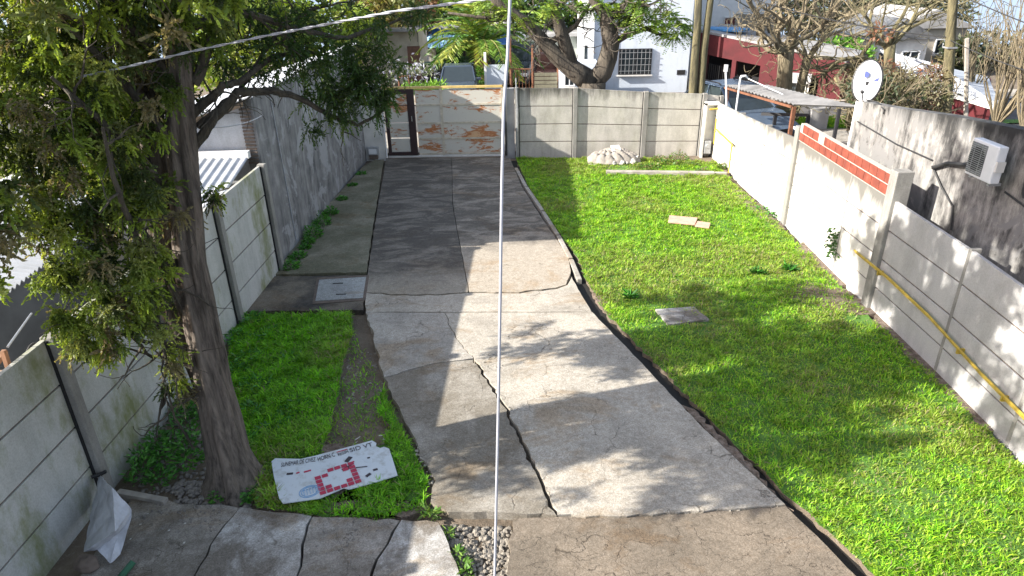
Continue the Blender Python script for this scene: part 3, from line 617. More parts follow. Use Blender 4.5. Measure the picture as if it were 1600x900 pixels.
# yellow pipe along the right wall
def onwall(px, py, off=.08):
    g = gx(px, py, XW-off); return g
m_ = MB(); pp = [onwall(1118, 224, .12), onwall(1148, 240, .12), onwall(1150, 243, .12), onwall(1190, 268, .12)]
pp = [Vector((5.24, 18.6, .75)), Vector((5.22, 16.9, .72)), Vector((5.22, 16.8, .70))]
m_.tube(pp, .018, 8); m_.tube([pp[1], pp[1]-Vector((0, 0, .75))], .018, 8); tag(m_.build('gas_pipe', M['yellow']), 'thin yellow pipe low on the far end of the whitewashed wall', 'pipe')
m_ = MB(); m_.tube([onwall(1335, 391), onwall(1385, 431), onwall(1450, 492), onwall(1530, 580), onwall(1600, 650), onwall(1700, 752)], .015, 8); m_.tube([onwall(1336, 394), onwall(1386, 435), onwall(1452, 497), onwall(1532, 585), onwall(1600, 655), onwall(1700, 758)], .010, 6)
for px, py in ((1375, 426), (1500, 548), (1570, 622)):
    g = onwall(px, py, .06); m_.box((g.x-.04, g.y-.012, g.z-.04), (g.x+.06, g.y+.012, g.z+.03))
tag(m_.build('gas_pipe', M['yellow']), 'long yellow gas pipe sloping along the grey panels of the right wall', 'pipe')
# climbing vine on whitewashed wall
V_ = []; n = 90; yy = nr.random(n); base = onwall(1300, 395, .1); top = onwall(1304, 358, .1)
P = np.array([base])+(np.array([top])-np.array([base]))*yy[:, None]+nr.normal(0, .05, (n, 3)); V, Fq, c = leaves(P, nr.normal(0, 1, (n, 3))+[-.5, 0, -.3], .07, .05, palette(n, [(.04, .1, .02), (.07, .15, .04)]))
tag(npmesh('vine', V, Fq, c, M['leaf']), 'small climbing vine on the whitewashed wall under the thin post', 'vine')
weeds('wall_plant', spots([(1228, 338, .12, .35), (1190, 325, .15, .12), (1318, 410, .12, .15), (1205, 335, .1, .15)], 60), 'small green plants at the foot of the broken post of the right wall', WC, 'stuff')
# steel conduits standing on the far end of the right wall
for (a_, b_, lab) in (((1134, 112), (1136, 190), 'thin grey pole with a small head behind the far end of the right wall'), ((1157, 122), (1149, 180), 'white hooked pipe rising from the first post of the right wall')):
    m_ = MB(); A = gx(*a_, 5.45); Bq = gx(*b_, 5.45)
    m_.tube([Bq, A], .025, 8)
    if a_[0] > 1150: m_.tube([A, A+Vector((.02, 0, .04)), A+Vector((.12, 0, .05)), A+Vector((.2, 0, -.02)), A+Vector((.9, -1.6, -.3))], [.03, .035, .03, .012, .008], 8)
    else: m_.box((A.x-.05, A.y-.03, A.z), (A.x+.04, A.y+.03, A.z+.18))
    tag(m_.build('conduit', M['plastic_white']), lab, 'pole')

# ------------------------------------------------------------------ windows / doors for buildings
def opening(parent, c, u, n, w, h, frame, pane, bars=0, door=False, name='window', rows=3):
    """window centred at c on a wall with horizontal direction u and outward normal n"""
    c = Vector(c); u = Vector(u).normalized(); n = Vector(n).normalized(); z = Vector((0, 0, 1)); f = .05
    m = MB()
    for s in (-1, 1):
        m.ob(c+u*s*(w/2)+n*.03, u*f/2, z*(h/2+f/2), n*.05); m.ob(c+z*s*(h/2)+n*.03, u*(w/2-f/2), z*f/2, n*.048)
    if not door: m.ob(c+n*.03, u*f*.4, z*(h/2-f/2), n*.03)
    fr = m.build(name, frame, parent)
    p = MB(); p.ob(c+n*.012, u*(w/2-f/2), z*(h/2-f/2), n*.01); p.build('pane' if not door else 'leaf', pane, fr)
    if bars:
        b = MB()
        for i in range(bars): b.ob(c+u*(-w/2+w*(i+.5)/bars)+n*.1, u*.009, z*h/2, n*.009)
        for i in range(rows): b.ob(c+z*(-h/2+h*(i+.5)/rows)+n*.12, u*w/2, z*.009, n*.009)
        b.build('grille', M['offwhite'] if frame is not M['black'] else M['steel'], fr)
    if not door: s_ = MB(); s_.ob(c-z*(h/2+.07)+n*.06, u*(w/2+.08), z*.025, n*.09); s_.build('sill', M['offwhite'], fr)
    return fr
def corr(mb, p0, u, v, nu, amp=.018, nv=1, t=.004):
    """corrugated sheet, ridges run along v"""
    p0, u, v = map(Vector, (p0, u, v)); w = u.cross(v).normalized(); w = w if w.z > 0 else -w; vs = []; fs = []; nu *= 8
    for j in (0, 1):
        for i in range(nu+1): vs.append(p0+u*(i/nu)+v*j+w*amp*math.sin(i*math.pi/4))
    m = len(vs); vs += [x-w*.012 for x in vs]; k = nu+1
    for i in range(nu): fs += [(i, i+1, k+i+1, k+i), (m+i, m+k+i, m+k+i+1, m+i+1), (i, m+i, m+i+1, i+1), (k+i, k+i+1, m+k+i+1, m+k+i)]
    mb.add(vs, fs); return mb

# ------------------------------------------------------------------ left neighbour: high walled house
t = thing('house', 'neighbouring house with high streaked grey wall and white sheet roof on the left', 'house', (-6.5, 15, 0))
m_ = MB(); m_.box((-4.72, 11.32, -.15), (-4.5, 18.93, 3.0)); m_.box((-9.8, 18.7, -.15), (-4.72, 18.93, 1.3)); m_.build('wall', M['stucco_dark'], t)
m_ = MB(); m_.wall((-9.8, 11.45), (-4.72, 11.45), .14, -.15, 1.3, 2.88); m_.build('front_wall', wallmat('rust stained white wall', (.5, .52, .55), (.33, .33, .34), rust=(.3, .12, .05)), t)
m_ = MB(); corr(m_, (-4.42, 11.05, 3.06), (0, 8.0, .05), (-5.4, 0, -1.65), 42, .028); m_.build('roof', M['sheet_white'], t)
m_ = MB()
m_.wall((-9.6, 11.2), (-4.6, 11.2), .06, (1.33, 2.88), 1.43, 2.97); m_.build('rafter', M['wood'], t)
m_ = MB()
for k in range(16): m_.box((-4.72, 11.30, 1.9+.06*k), (-4.54, 11.322, 1.93+.06*k), 0)
m_.build('hollow_brick_edge', M['stone_dark'], t)
m_ = MB(); m_.tube([(-4.49, 12.2, 2.9), (-4.49, 12.25, 1.7), (-4.49, 12.3, .1)], .012, 6); m_.build('white_drip_pipe', M['cable'], t)
t = thing('lean_to_roof', 'low white corrugated lean-to roof just over the left wall by the high grey house', 'roof', (-5.5, 10.5, 0))
m_ = MB(); corr(m_, (-4.66, 9.4, 1.62), (-3.4, 0, .0), (0, 1.75, .42), 24, .015); m_.build('sheet', M['sheet_white'], t)
m_ = MB(); m_.box((-8, 11.18, 2.02), (-4.66, 11.3, 2.14)); m_.build('ledge', M['white'], t)
m_ = MB(); m_.box((-8, 9.35, -.15), (-7.9, 11.2, 1.6)); m_.box((-8, 9.38, -.15), (-4.8, 9.45, 1.6)); m_.build('support_wall', M['grey_wall'], t)
# left neighbour, nearer shed with corrugated roof
t = thing('shed', 'dark blue grey shed with white corrugated roof beyond the left wall', 'shed', (-7.5, 6.5, 0))
eA = gx(0, 466, -6.2); eB = gx(140, 358, -6.2); dd = (eB-eA); eA2 = eA-dd*.9; ed = dd*1.9
m_ = MB(); corr(m_, eA2, ed*1.25, (-3.6, 0, .5), 52, .022); m_.build('roof', simple('dull zinc sheet', (.26, .28, .31), .6, .25, 1.5), t)
m_ = MB(); s0 = eA2+Vector((-.35, 0, 0)); s1 = eA2+ed*1.25+Vector((-.35, 0, 0)); m_.wall(s0, s1, .12, -.3, s0.z-.04, s1.z-.02); m_.build('wall', M['navy_wall'], t)
m_ = MB(); m_.wall(s0+Vector((-3, 0, 0)), s1+Vector((-3, 0, 0)), .12, -.3, s0.z+.3, s1.z+.3); m_.build('rear_wall', M['navy_wall'], t)
t = thing('timber_trestle', 'orange timber trestle standing just beyond the near left wall', 'trestle', (-5.2, 5.3, 0))
m_ = MB(); A = gx(5, 548, -5.1); B_ = gx(22, 600, -5.05); m_.tube([A, B_, B_-Vector((0, 0, 1.2))], .03, 4); m_.build('leg', M['wood_orange'], t)
m_ = MB(); m_.tube([gx(-10, 575, -5.2), gx(8, 548, -5.2)], .03, 4); m_.build('rail', M['wood_orange'], t)
m_ = MB(); g = gx(8, 608, -5.1); m_.box((g.x-.5, g.y-.9, g.z-.06), (g.x+.25, g.y+.35, g.z)); m_.build('top', M['wood'], t)
m_ = MB(); m_.tube([gx(12, 542, -5.1), gx(49, 490, -5.6)], .012, 6); tag(m_.build('metal_rod', M['steel']), 'thin metal rod leaning on the shed behind the near left wall', 'rod')
for (px, py, r, mt, lab) in ((33, 567, .07, 'rusty', 'small brown pot among the clutter beyond the left wall'), (52, 552, .06, 'tyre', 'black hose coil among the clutter beyond the left wall'), (72, 546, .035, 'plastic_white', 'small white plastic scrap lying on top of the left wall')):
    g = gx(px, py, -4.85 if r > .04 else -4.6); m_ = MB()
    if mt == 'tyre':
        m_.tube([g+Vector((.02*math.cos(a*.6), .1*math.sin(a*.6), .1*math.cos(a*.6))) for a in range(12)], .014, 6)
    elif mt == 'rusty': m_.tube([g-Vector((0, 0, 1.0)), g-Vector((0, 0, .1)), g], [.08, .07, .085], 10)
    else: m_.add([g+Vector((-.03, -.1, -.02)), g+Vector((.04, -.06, 0)), g+Vector((.03, .12, .02)), g+Vector((-.04, .08, .04)), g+Vector((0, 0, .05))], [(0, 1, 4), (1, 2, 4), (2, 3, 4), (3, 0, 4)])
    tag(m_.build('hose_coil' if mt == 'tyre' else 'pot' if mt == 'rusty' else 'plastic_scrap', M[mt], smooth=mt == 'tyre'), lab, 'clutter')

# ------------------------------------------------------------------ right neighbour wall with air conditioner and dish
WA = gx(1340, 158, 6.0); WB = Vector((6.0, 4.0, 0)); WX = 6.0
t = thing('neighbour_wall', 'tall peeling grey stucco house wall behind the right precast wall', 'wall', (6, 9, 0))
m_ = MB(); yA = WA.y; xs_ = [(yA, gx(1340, 158, 6).z), (gx(1395, 168, 6).y, gx(1395, 168, 6).z), (gx(1480, 180, 6).y, gx(1480, 180, 6).z), (gx(1600, 203, 6).y, gx(1600, 203, 6).z), (6.2, 3.2), (4.0, 3.4)]
for (ya, za), (yb, zb_) in zip(xs_[:-1], xs_[1:]): m_.wall((6.1, ya), (6.1, yb), .2, -.1, za, zb_)
m_.build('render', M['stucco_peel'], t)
m_ = MB(); m_.box((5.985, yA-.02, 0), (6.06, yA+.03, WA.z+.0)); m_.build('white_edge', M['white'], t)
m_ = MB(); 
for l in ([(1456, 260), (1480, 258), (1516, 254)], [(1458, 262), (1470, 290), (1488, 322), (1486, 360)], [(1340, 190), (1400, 225), (1456, 250)], [(1570, 300), (1600, 322)]):
    m_.tube([gx(a, b, 5.97) for a, b in l], .012, 6)
m_.tube([gx(1458, 262, 5.95), gx(1480, 255, 5.94), gx(1512, 258, 5.9)], .028, 8); m_.build('wiring', M['cable_dark'], t)
def acunit(label, c, ux, nv, w=.78, h=.52, dpt=.26, fan=True):
    c = Vector(c); u = Vector(ux).normalized(); n = Vector(nv).normalized(); z = Vector((0, 0, 1)); t = thing('air_conditioner', label, 'air conditioner', tuple(c))
    m = MB(); m.ob(c, u*w/2, z*h/2, n*dpt/2); m.build('casing', M['plastic_white'], t, bevel=.015)
    m = MB(); m.ob(c-u*w*.17+n*(dpt/2+.004), u*w*.29, z*h*.42, n*.004); g = m.build('grille', M['ac_grey'], t)
    m = MB()
    for k in range(15): zz = (k-7)/7.5*h*.4; m.ob(c-u*w*.17+z*zz+n*(dpt/2+.012), u*w*.285, z*.003, n*.003)
    for k in range(2): m.ob(c-u*w*.17+u*(k-.5)*w*.27+n*(dpt/2+.013), u*.003, z*h*.41, n*.003)
    m.build('guard', M['steel'], g)
    m = MB(); m.disc(c-u*w*.17+n*(dpt/2+.009), u*h*.33, z*h*.33, 24, .004); m.build('fan', M['black'], t)
    m = MB(); m.ob(c+u*w*.52-z*h*.02, u*.02, z*h*.14, n*.05); m.build('service_cover', M['offwhite'], t)
    for s in (-1, 1): m = MB(); m.ob(c+u*s*w*.36-z*(h/2+.02)-n*.05, u*.02, z*.018, n*dpt*.62); m.build('bracket', M['steel'], t)
    return t
g1 = gx(1510, 231, 5.66); g2 = gx(1570, 297, 5.66); print('ac', g1, g2)
ac_t = acunit('white air conditioner unit on the peeling grey wall with cables beside it', ((5.76, (g1.y+g2.y)/2+.16, (g1.z+g2.z)/2+.05)), (0, -1, 0), (-1, 0, 0), w=.52, h=.46, dpt=.12)
m_ = MB(); c = Vector((5.8, g2.y-.1, (g1.z+g2.z)/2)); m_.tube([c+Vector((.0, -.05+.06*math.sin(a*.5), .14*math.cos(a*.5)-.05)) for a in range(13)], .014, 6); m_.build('hose', M['cable_dark'], ac_t)
# satellite dish
t = thing('satellite_dish', 'white oval satellite dish on the corner of the peeling grey wall', 'satellite dish', tuple(gx(1352, 158, 6.1)))
dc = gx(1355, 127, 6.1); view = (CAMP-dc).normalized(); nrm = (view+Vector((-.12, 0, .1))).normalized(); su = -nrm.cross(Vector((0, 0, 1))).normalized(); sv = su.cross(nrm).normalized()
if sv.z < 0: sv = -sv
sv = (sv+su*-.02).normalized()
dist = (dc-CAMP).length; ra, rb = 17.5*dist/F, 27*dist/F
m_ = MB(); rings = 6; ns = 32; vs = []
for j in range(rings+1):
    f = j/rings
    for k in range(ns): a = 2*math.pi*k/ns; vs.append(dc+(su*math.cos(a)*ra+sv*math.sin(a)*rb)*f+nrm*(.06*f*f-.06))
vs2 = [v-nrm*.015 for v in vs]; nn_ = len(vs)
fs = [(j*ns+k, j*ns+(k+1) % ns, (j+1)*ns+(k+1) % ns, (j+1)*ns+k) for j in range(rings) for k in range(ns)]
m_.add(vs+vs2, fs+[tuple(nn_+i for i in f[::-1]) for f in fs]+[(rings*ns+k, rings*ns+(k+1) % ns, nn_+rings*ns+(k+1) % ns, nn_+rings*ns+k) for k in range(ns)]); m_.build('reflector', M['plastic_white'], t, smooth=True)
rm = MB(); rm.tube([dc+su*math.cos(a*math.pi/16)*ra*1.01+sv*math.sin(a*math.pi/16)*rb*1.01-nrm*.012 for a in range(33)], .016, 6); rm.build('rim', M['black'], t)
m_ = MB(); lc = dc+sv*rb*.32-su*ra*.12+nrm*-.03
pts = [(-.8, -1), (.1, -1), (.75, -.6), (.95, 0), (.7, .6), (0, 1), (-.8, 1)]
m_.add([lc+su*x*.045*s+sv*y*.055+nrm*.012 for x, y in pts for s in (1,)], [tuple(range(len(pts)))]); 
em = simple('indigo print', (.05, .07, .22), .5, .1, 9); m_.build('emblem', em, t)
m_ = MB(); m_.add([lc+su*.10-sv*.10+nrm*.014, lc+su*.2-sv*.10+nrm*.018, lc+su*.2-sv*.035+nrm*.018], [(0, 1, 2)]); m_.build('emblem_mark', em, t)
m_ = MB(); m_.add([lc+su*.16+sv*.03+nrm*.018, lc+su*.19+sv*.03+nrm*.02, lc+su*.175+sv*.055+nrm*.02], [(0, 1, 2)]); m_.build('emblem_dot', em, t)
m_ = MB(); low = dc-sv*rb; tip = dc-sv*rb*.6+nrm*.5; m_.tube([low-nrm*.05, tip], .012, 6); m_.build('feed_arm', M['black'], t)
m_ = MB(); m_.tube([tip-nrm*.03, tip-nrm*.14], .03, 10); m_.build('receiver', M['black'], t)
m_ = MB(); m_.tube([dc-nrm*.06, dc-nrm*.15-sv*rb*.7, gx(1352, 170, 6.06), gx(1352, 185, 6.04)], .03, 8); m_.build('mast', M['black'], t)
m_ = MB(); m_.tube([dc-nrm*.1-sv*.3, gx(1372, 160, 6.05), gx(1382, 172, 5.98), gx(1380, 178, 5.98)], .012, 6); m_.build('coil_cable', M['cable_dark'], t)

# ------------------------------------------------------------------ neighbour canopy with rusty frame behind right wall
t = thing('carport', 'rusty framed carport with weathered corrugated sheet roof behind the right wall', 'carport', (6.5, 15.5, 0))
c0 = gy(1133, 133, 19.9); c1_ = gy(1238, 162, 15.2); c2_ = gy(1340, 166, 13.6); c3 = gy(1180, 131, 17.6)
c3 = c0+(c2_-c1_)*.78; 
m_ = MB(); corr(m_, c0, (c1_-c0)*1.02, (c2_-c1_), 20, .02); m_.build('roof', M['sheet_grey'], t)
for a, b, nm in ((c0, c1_, 'beam'),): m_ = MB(); m_.tube([a-Vector((0, 0, .07)), b-Vector((0, 0, .07))], .035, 4); m_.build(nm, M['rusty'], t)
m_ = MB(); m_.tube([c1_-Vector((-.05, 0, .07)), Vector((c1_.x+.05, c1_.y, -.1))], .055, 4); m_.build('post', M['rusty'], t)
m_ = MB(); a = c0-Vector((-.1, 0, .05)); m_.tube([a, Vector((a.x, a.y, -.1))], .04, 4); m_.build('post', M['rusty'], t)
m_ = MB(); a = c1_.lerp(c2_, .72)-Vector((0, .1, .05)); m_.tube([a, Vector((a.x, a.y, -.1))], .04, 6); m_.build('post', M['black'], t)
m_ = MB(); a = c1_.lerp(c2_, .97)-Vector((0, .1, .05)); m_.tube([a, Vector((a.x, a.y, -.1))], .03, 6); m_.build('post', M['black'], t)
m_ = MB(); a = gy(1190, 178, 19.8); b = gy(1265, 180, 19); m_.tube([a, b], .06, 4); 
for f in (.3, .98): p = a.lerp(b, f); m_.tube([p, Vector((p.x, p.y, -.1))], .06, 4)
tag(m_.build('steel_rail', M['black']), 'dark steel rail on posts beyond the carport', 'rail')
m_ = MB(); a = gy(1266, 168, 22); m_.box((a.x, 21.8, -.4), (a.x+.55, 22.1, a.z)); tag(m_.build('concrete_block', M['grey_wall']), 'upright grey concrete block at the edge of the green verge', 'block')
# verge turf tufts
a = [gz(1195, 168, -.2).xy, gz(1262, 182, -.2).xy, gz(1262, 172, -.2).xy, gz(1200, 158, -.2).xy]
m_ = MB(); ve = [(7.2, 21.9), (12.5, 21.9), (12.8, 23.4), (7.2, 23.6)]; m_.prism([Vector(p) for p in ve], -.3, -.02); tag(m_.build('verge', M['turf']), kind='structure')
n = 6000; x = nr.uniform(7.2, 12.6, n); y = nr.uniform(21.9, 23.5, n); V, Fq, c = leaves(np.c_[x, y, np.full(n, -.03)], np.c_[nr.normal(0, .5, n), nr.normal(0, .5, n), np.ones(n)], .12, .03, palette(n, GC)); tag(npmesh('verge_grass', V, Fq, c, M['grass']), 'bright green grass verge under the pollarded trees', 'grass', kind='stuff')

# ------------------------------------------------------------------ cars
def car(label, loc, rz, paint, L=4.1, W=1.7, Hh=1.45, suv=False, group=None):
    rt_ = thing('parked_car', label, 'car', loc, 'cars parked beyond the walls'); rt_.rotation_euler.z = 0
    A = Matrix.Translation(loc) @ Matrix.Rotation(rz, 4, 'Z')
    def B(m, nm, mat, par=None, smooth=False, bevel=0):
        m.v = [tuple(A @ Vector(v)) for v in m.v]; return m.build(nm, mat, par or rt_, smooth, bevel)
    hw = W/2; hl = L/2; sh = Hh*.62
    # lofted body: stations along length (y, z_top, half width)
    st = [(-hl, .62, hw*.82), (-hl+.12, .68, hw*.93), (-hl*.55, sh-.02, hw), (-hl*.3, sh, hw), (hl*.45, sh+.02, hw), (hl-.25, sh+.02 if not suv else sh+.05, hw*.95), (hl, sh-.12, hw*.85)]
    m = MB(); vs = []
    for y, zt_, w_ in st: vs += [(-w_*.95, y, .22), (-w_, y, .42), (-w_*.97, y, zt_-.08), (-w_*.86, y, zt_), (w_*.86, y, zt_), (w_*.97, y, zt_-.08), (w_, y, .42), (w_*.95, y, .22)]
    k = 8; fs = [(j*k+i, (j+1)*k+i, (j+1)*k+(i+1) % k, j*k+(i+1) % k) for j in range(len(st)-1) for i in range(k)]; fs += [tuple(range(k)), tuple((len(st)-1)*k+i for i in range(k))[::-1]]
    m.add(vs, fs); body = B(m, 'body', paint, bevel=.03)
    ya, yb, yc, yd = (-hl*.38, -hl*.02, hl*.5, hl*.86 if suv else hl*.78)
    wr, wb = hw*.74, hw*.88
    m = MB(); m.hexa([(-wr, yb, Hh-.05), (wr, yb, Hh-.05), (wr, yc, Hh-.05), (-wr, yc, Hh-.05), (-wr*.94, yb+.1, Hh), (wr*.94, yb+.1, Hh), (wr*.94, yc-.05, Hh), (-wr*.94, yc-.05, Hh)]); B(m, 'roof', paint, bevel=.03)
    m = MB(); m.add([(-wb, ya, sh), (wb, ya, sh), (wr, yb, Hh-.04), (-wr, yb, Hh-.04)], [(0, 1, 2, 3)]); B(m, 'windshield', M['glass'])
    m = MB(); m.add([(-wb, yd, sh), (wb, yd, sh), (wr, yc, Hh-.04), (-wr, yc, Hh-.04)], [(3, 2, 1, 0)]); B(m, 'rear_window', M['glass'])
    for s in (-1, 1):
        m = MB(); m.add([(s*wb, ya+.1, sh), (s*wb, yd-.1, sh), (s*wr, yc, Hh-.06), (s*wr, yb, Hh-.06)], [(0, 1, 2, 3)]); B(m, 'side_window', M['glass'])
        for (p, q_) in (((s*wb, ya, sh), (s*wr, yb, Hh-.04)), ((s*wb, yd, sh), (s*wr, yc, Hh-.04)), ((s*wb*1., (yb+yc)/2, sh), (s*wr, (yb+yc)/2, Hh-.04))): m = MB(); m.tube([p, q_], .035, 4); B(m, 'pillar', paint)
        if suv: m = MB(); m.tube([(s*wr*.9, yb+.1, Hh+.01), (s*wr*.92, yb+.2, Hh+.06), (s*wr*.92, yc-.2, Hh+.06), (s*wr*.9, yc-.05, Hh+.01)], .022, 6); B(m, 'roof_rail', M['black'])
        m = MB(); m.ob((s*(hw+.06), ya+.15, sh+.06), (.09, 0, 0), (0, .04, 0), (0, 0, .06)); B(m, 'mirror', paint, bevel=.02)
        m = MB(); m.ob((s*hw*.62, -hl+.03, .62), (.16, 0, 0), (0, .06, 0), (0, 0, .07)); B(m, 'headlight', M['lamp'], bevel=.02)
        for y in (-hl*.62, hl*.6):
            m = MB(); m.tube([(s*(hw-.2), y, .31), (s*(hw+.01), y, .31)], .31, 18); wl = B(m, 'wheel', M['tyre'])
            m = MB(); m.tube([(s*(hw+.005), y, .31), (s*(hw+.02), y, .31)], .19, 14); B(m, 'rim', M['steel'], wl)
    m = MB(); m.box((-hw*.85, -hl-.06, .32), (hw*.85, -hl+.06, .52)); B(m, 'bumper', M['black'], bevel=.03)
    m = MB(); m.box((-hw*.35, -hl-.01, .56), (hw*.35, -hl+.02, .66)); B(m, 'radiator_grille', M['black'])
    return rt_
def gl(x, y): return (x, y, gh(x, y)+.03)
c = gy(713, 118, 27.6); car('small dark grey hatchback facing the yard behind the driveway gate', gl(c.x-.05, 29.0), .04, M['car_dark'], Hh=1.36, W=1.6, L=3.7)
c = gy(814, 110, 33); car('dark blue car in the gated front yard right of the palm', gl(c.x-.1, 34.2), -.15, M['car_black'], Hh=1.75, W=1.75, L=4.4)
c = gy(1165, 155, 20.3); car('metallic blue car with roof rails behind the far end of the right wall', (c.x+.05, 21.3, -.12), R(22), M['car_blue'], suv=True, Hh=1.6, L=4.3, W=1.8)

# ------------------------------------------------------------------ buildings beyond the street
def quadwall(m, a, b, z0, z1, t=.2): m.wall(a, b, t, z0, z1)
# light blue two-storey house
Y = 31.0; A = gy(926, 100, Y); B_ = gy(1076, 100, Y); zb_ = -.8
t = thing('house', 'pale blue plastered two-storey house with one barred window', 'house', (A.x, Y, 0))
m_ = MB(); m_.box((A.x, Y, zb_), (B_.x, Y+9, 6.2)); m_.build('wall', M['pale_blue'], t)
m_ = MB(); m_.box((A.x-.15, Y-.2, 6.21), (B_.x+.15, Y+9.2, 6.4)); m_.build('roof', M['offwhite'], t)
wc = gy(992, 96, Y); opening(t, (wc.x, Y-.01, wc.z), (1, 0, 0), (0, -1, 0), 47*Y/F, 34*Y/F*1.02, M['black'], M['glass'], 8, rows=4)
g = gy(1064, 113, Y); m_ = MB(); m_.box((g.x-.18, Y-.02, g.z-.1), (g.x+.18, Y-.004, g.z+.1)); m_.build('vent', M['dark'], t)
m_ = MB(); m_.box((A.x-.55, Y-.3, zb_), (A.x-.004, Y+2, 6.0)); m_.build('side_bay', M['white'], t)
g = gy(921, 90, Y-.3); m_ = MB(); m_.box((A.x-.4, Y-.31, g.z-.8), (A.x-.28, Y-.302, g.z+.5)); m_.build('slit_window', M['glass'], t)
m_ = MB(); m_.tube([(B_.x+.1, Y-.1, zb_), (B_.x+.1, Y-.1, 6)], .06); m_.build('downpipe', M['black'], t)
# small white hut left of the fork
A = gy(876, 130, 28); m_ = MB(); t = thing('garden_shed', 'small pale hut with a grey window behind the forked tree', 'hut', (A.x, 29, 0))
m_.box((A.x, 29, -.6), (A.x+1.6, 30.4, gy(876, 100, 29).z)); m_.build('wall', M['pale_blue'], t); g = gy(884, 124, 29); opening(t, (g.x+.15, 28.99, g.z), (1, 0, 0), (0, -1, 0), .4, .5, M['plastic_white'], M['glass'])
# red house, turned towards the right
RA = gy(1092, 50, 32.0); RB = gy(1322, 98, 28.2)
t = thing('house', 'single-storey red painted house with barred openings behind the carport', 'house', (RA.x, RA.y, 0))
u = (RB-RA); zl = Vector((0, 0, 1)); uh = Vector((u.x, u.y, 0)); Lr = uh.length; uh.normalize(); nh = Vector((uh.y, -uh.x, 0)); bk = -nh*3.2
def rw(s, z): p = RA+(RB-RA)*s; return Vector((p.x, p.y, z))
za, zc = RA.z, RB.z; base = -1.6
def wz(s): return za+(zc-za)*s
m_ = MB()
def seg(m, s0, s1, z0a, z1a, z0b=None, z1b=None, off=0, th=.2):
    a = rw(s0, 0)+nh*off; b = rw(s1, 0)+nh*off; m.wall(a, b, th, (z0a, z0a if z0b is None else z0b), z1a, z1a if z1b is None else z1b)
# wall as pillars and lintel so the openings are real recesses
seg(m_, 0, 1, wz(0)-.85, wz(0), wz(1)-.75, wz(1)); 
for s0, s1 in ((0, .09), (.27, .30), (.47, .62), (.86, 1)): seg(m_, s0, s1, base, wz(s0)-.85+.1*s0, base, wz(s1)-.85+.1*s1)
m_.build('wall', M['red_wall'], t)
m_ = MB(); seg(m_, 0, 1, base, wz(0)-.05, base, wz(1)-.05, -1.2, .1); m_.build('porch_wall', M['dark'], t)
m_ = MB(); a = rw(0, 0); b = rw(1, 0); m_.hexa([(a.x, a.y, wz(0)+.005), (b.x, b.y, wz(1)+.005), (b+bk).xy[:]+(wz(1)+.02,), (a+bk).xy[:]+(wz(0)+.02,), (a.x, a.y, wz(0)+.1), (b.x, b.y, wz(1)+.1), (b+bk).xy[:]+(wz(1)+.12,), (a+bk).xy[:]+(wz(0)+.12,)]); m_.build('roof', M['grey_wall'], t)
m_ = MB(); seg(m_, 1, 1.001, base, wz(1)); b = rw(1, 0); m_.wall(b, b+bk, .2, base, wz(1)); m_.build('end_wall', M['red_wall'], t)
for s0, s1 in ((.30, .47), (.09, .27)):
    m_ = MB()
    for k in range(13): s_ = s0+(s1-s0)*k/12; p = rw(s_, 0); m_.tube([p+zl*base, p+zl*(wz(s_)-(1.4 if s0 > .2 else 1.2))], .025, 4)
    m_.build('railing', M['dark'], t)
p0 = rw(.72, wz(.72)-1.55); opening(t, p0+nh*-.1, uh, nh, .95, 1.3, M['offwhite'], M['glass'], 5)
m_ = MB(); p0 = rw(.72, wz(.72)-.95); m_.ob(p0+nh*.12, uh*.6, zl*.2, nh*.1); m_.build('roller_box', M['steel'], t)
# items on its roof
m_ = MB(); p0 = rw(.12, wz(.1)+.14)-nh*1.2; m_.ob(p0, uh*.9, nh*.5, zl*.06); tag(m_.build('tarpaulin', M['tile_blue'], bevel=.03), 'folded blue tarpaulin on the flat roof of the red house', 'tarpaulin')
t = thing('rooftop_room', 'white room with a maroon window above the red house', 'house', (RA.x, RA.y+5, 0))
g = gy(1152, 25, 36); m_ = MB(); m_.box((g.x-2.8, 36, -2), (g.x+1.9, 41, gy(1150, -15, 36).z)); m_.build('wall', M['white'], t)
opening(t, (gy(1142, 42, 36).x, 35.99, gy(1142, 44, 36).z), (1, 0, 0), (0, -1, 0), .75, 1.0, M['offwhite'], simple('maroon shutter', (.14, .03, .03), .7)); m_ = MB(); m_.box((g.x-.1, 35.95, -2), (g.x+1.9, 35.99, gy(1160, 22, 36).z)); m_.build('balcony_wall', M['tan_wall'], t)
# white-roofed red cottage on the right
t = thing('cottage', 'red walled cottage under a wide white corrugated roof by the utility pole', 'house', (14, 24, 0))
e0 = gy(1442, 132, 24.5); e1 = gy(1566, 168, 21.5); r0 = gy(1375, 78, 31.0); r1 = gy(1545, 118, 29)
m_ = MB(); corr(m_, e0, e1-e0, r0-e0, 22, .03); m_.add([e0-Vector((0, 0, .05)), e1-Vector((0, 0, .05)), r1-Vector((0, 0, .06)), r0-Vector((0, 0, .06))], [(0, 1, 2, 3)]); m_.build('roof', M['sheet_white'], t)
m_ = MB(); f0 = e0+Vector((.25, .5, 0)); f1 = e1+Vector((-.1, .5, 0)); m_.wall(f0, f1, .2, -1.8, f0.z-.1, f1.z-.1); m_.wall(f1, (r1.x, r1.y), .2, -1.8, f1.z-.1, r1.z-.1); m_.build('wall', M['red_wall'], t)
uu = Vector((f1.x-f0.x, f1.y-f0.y, 0)).normalized(); nnv = Vector((uu.y, -uu.x, 0)); nnv = nnv if nnv.y < 0 else -nnv
for px, py in ((1459, 152), (1500, 160)):
    g = gy(px, py, f0.y+(f1.y-f0.y)*(.15 if px < 1480 else .5)-.13); opening(t, g, uu, nnv, .8, .62, M['offwhite'], M['glass'], 3)
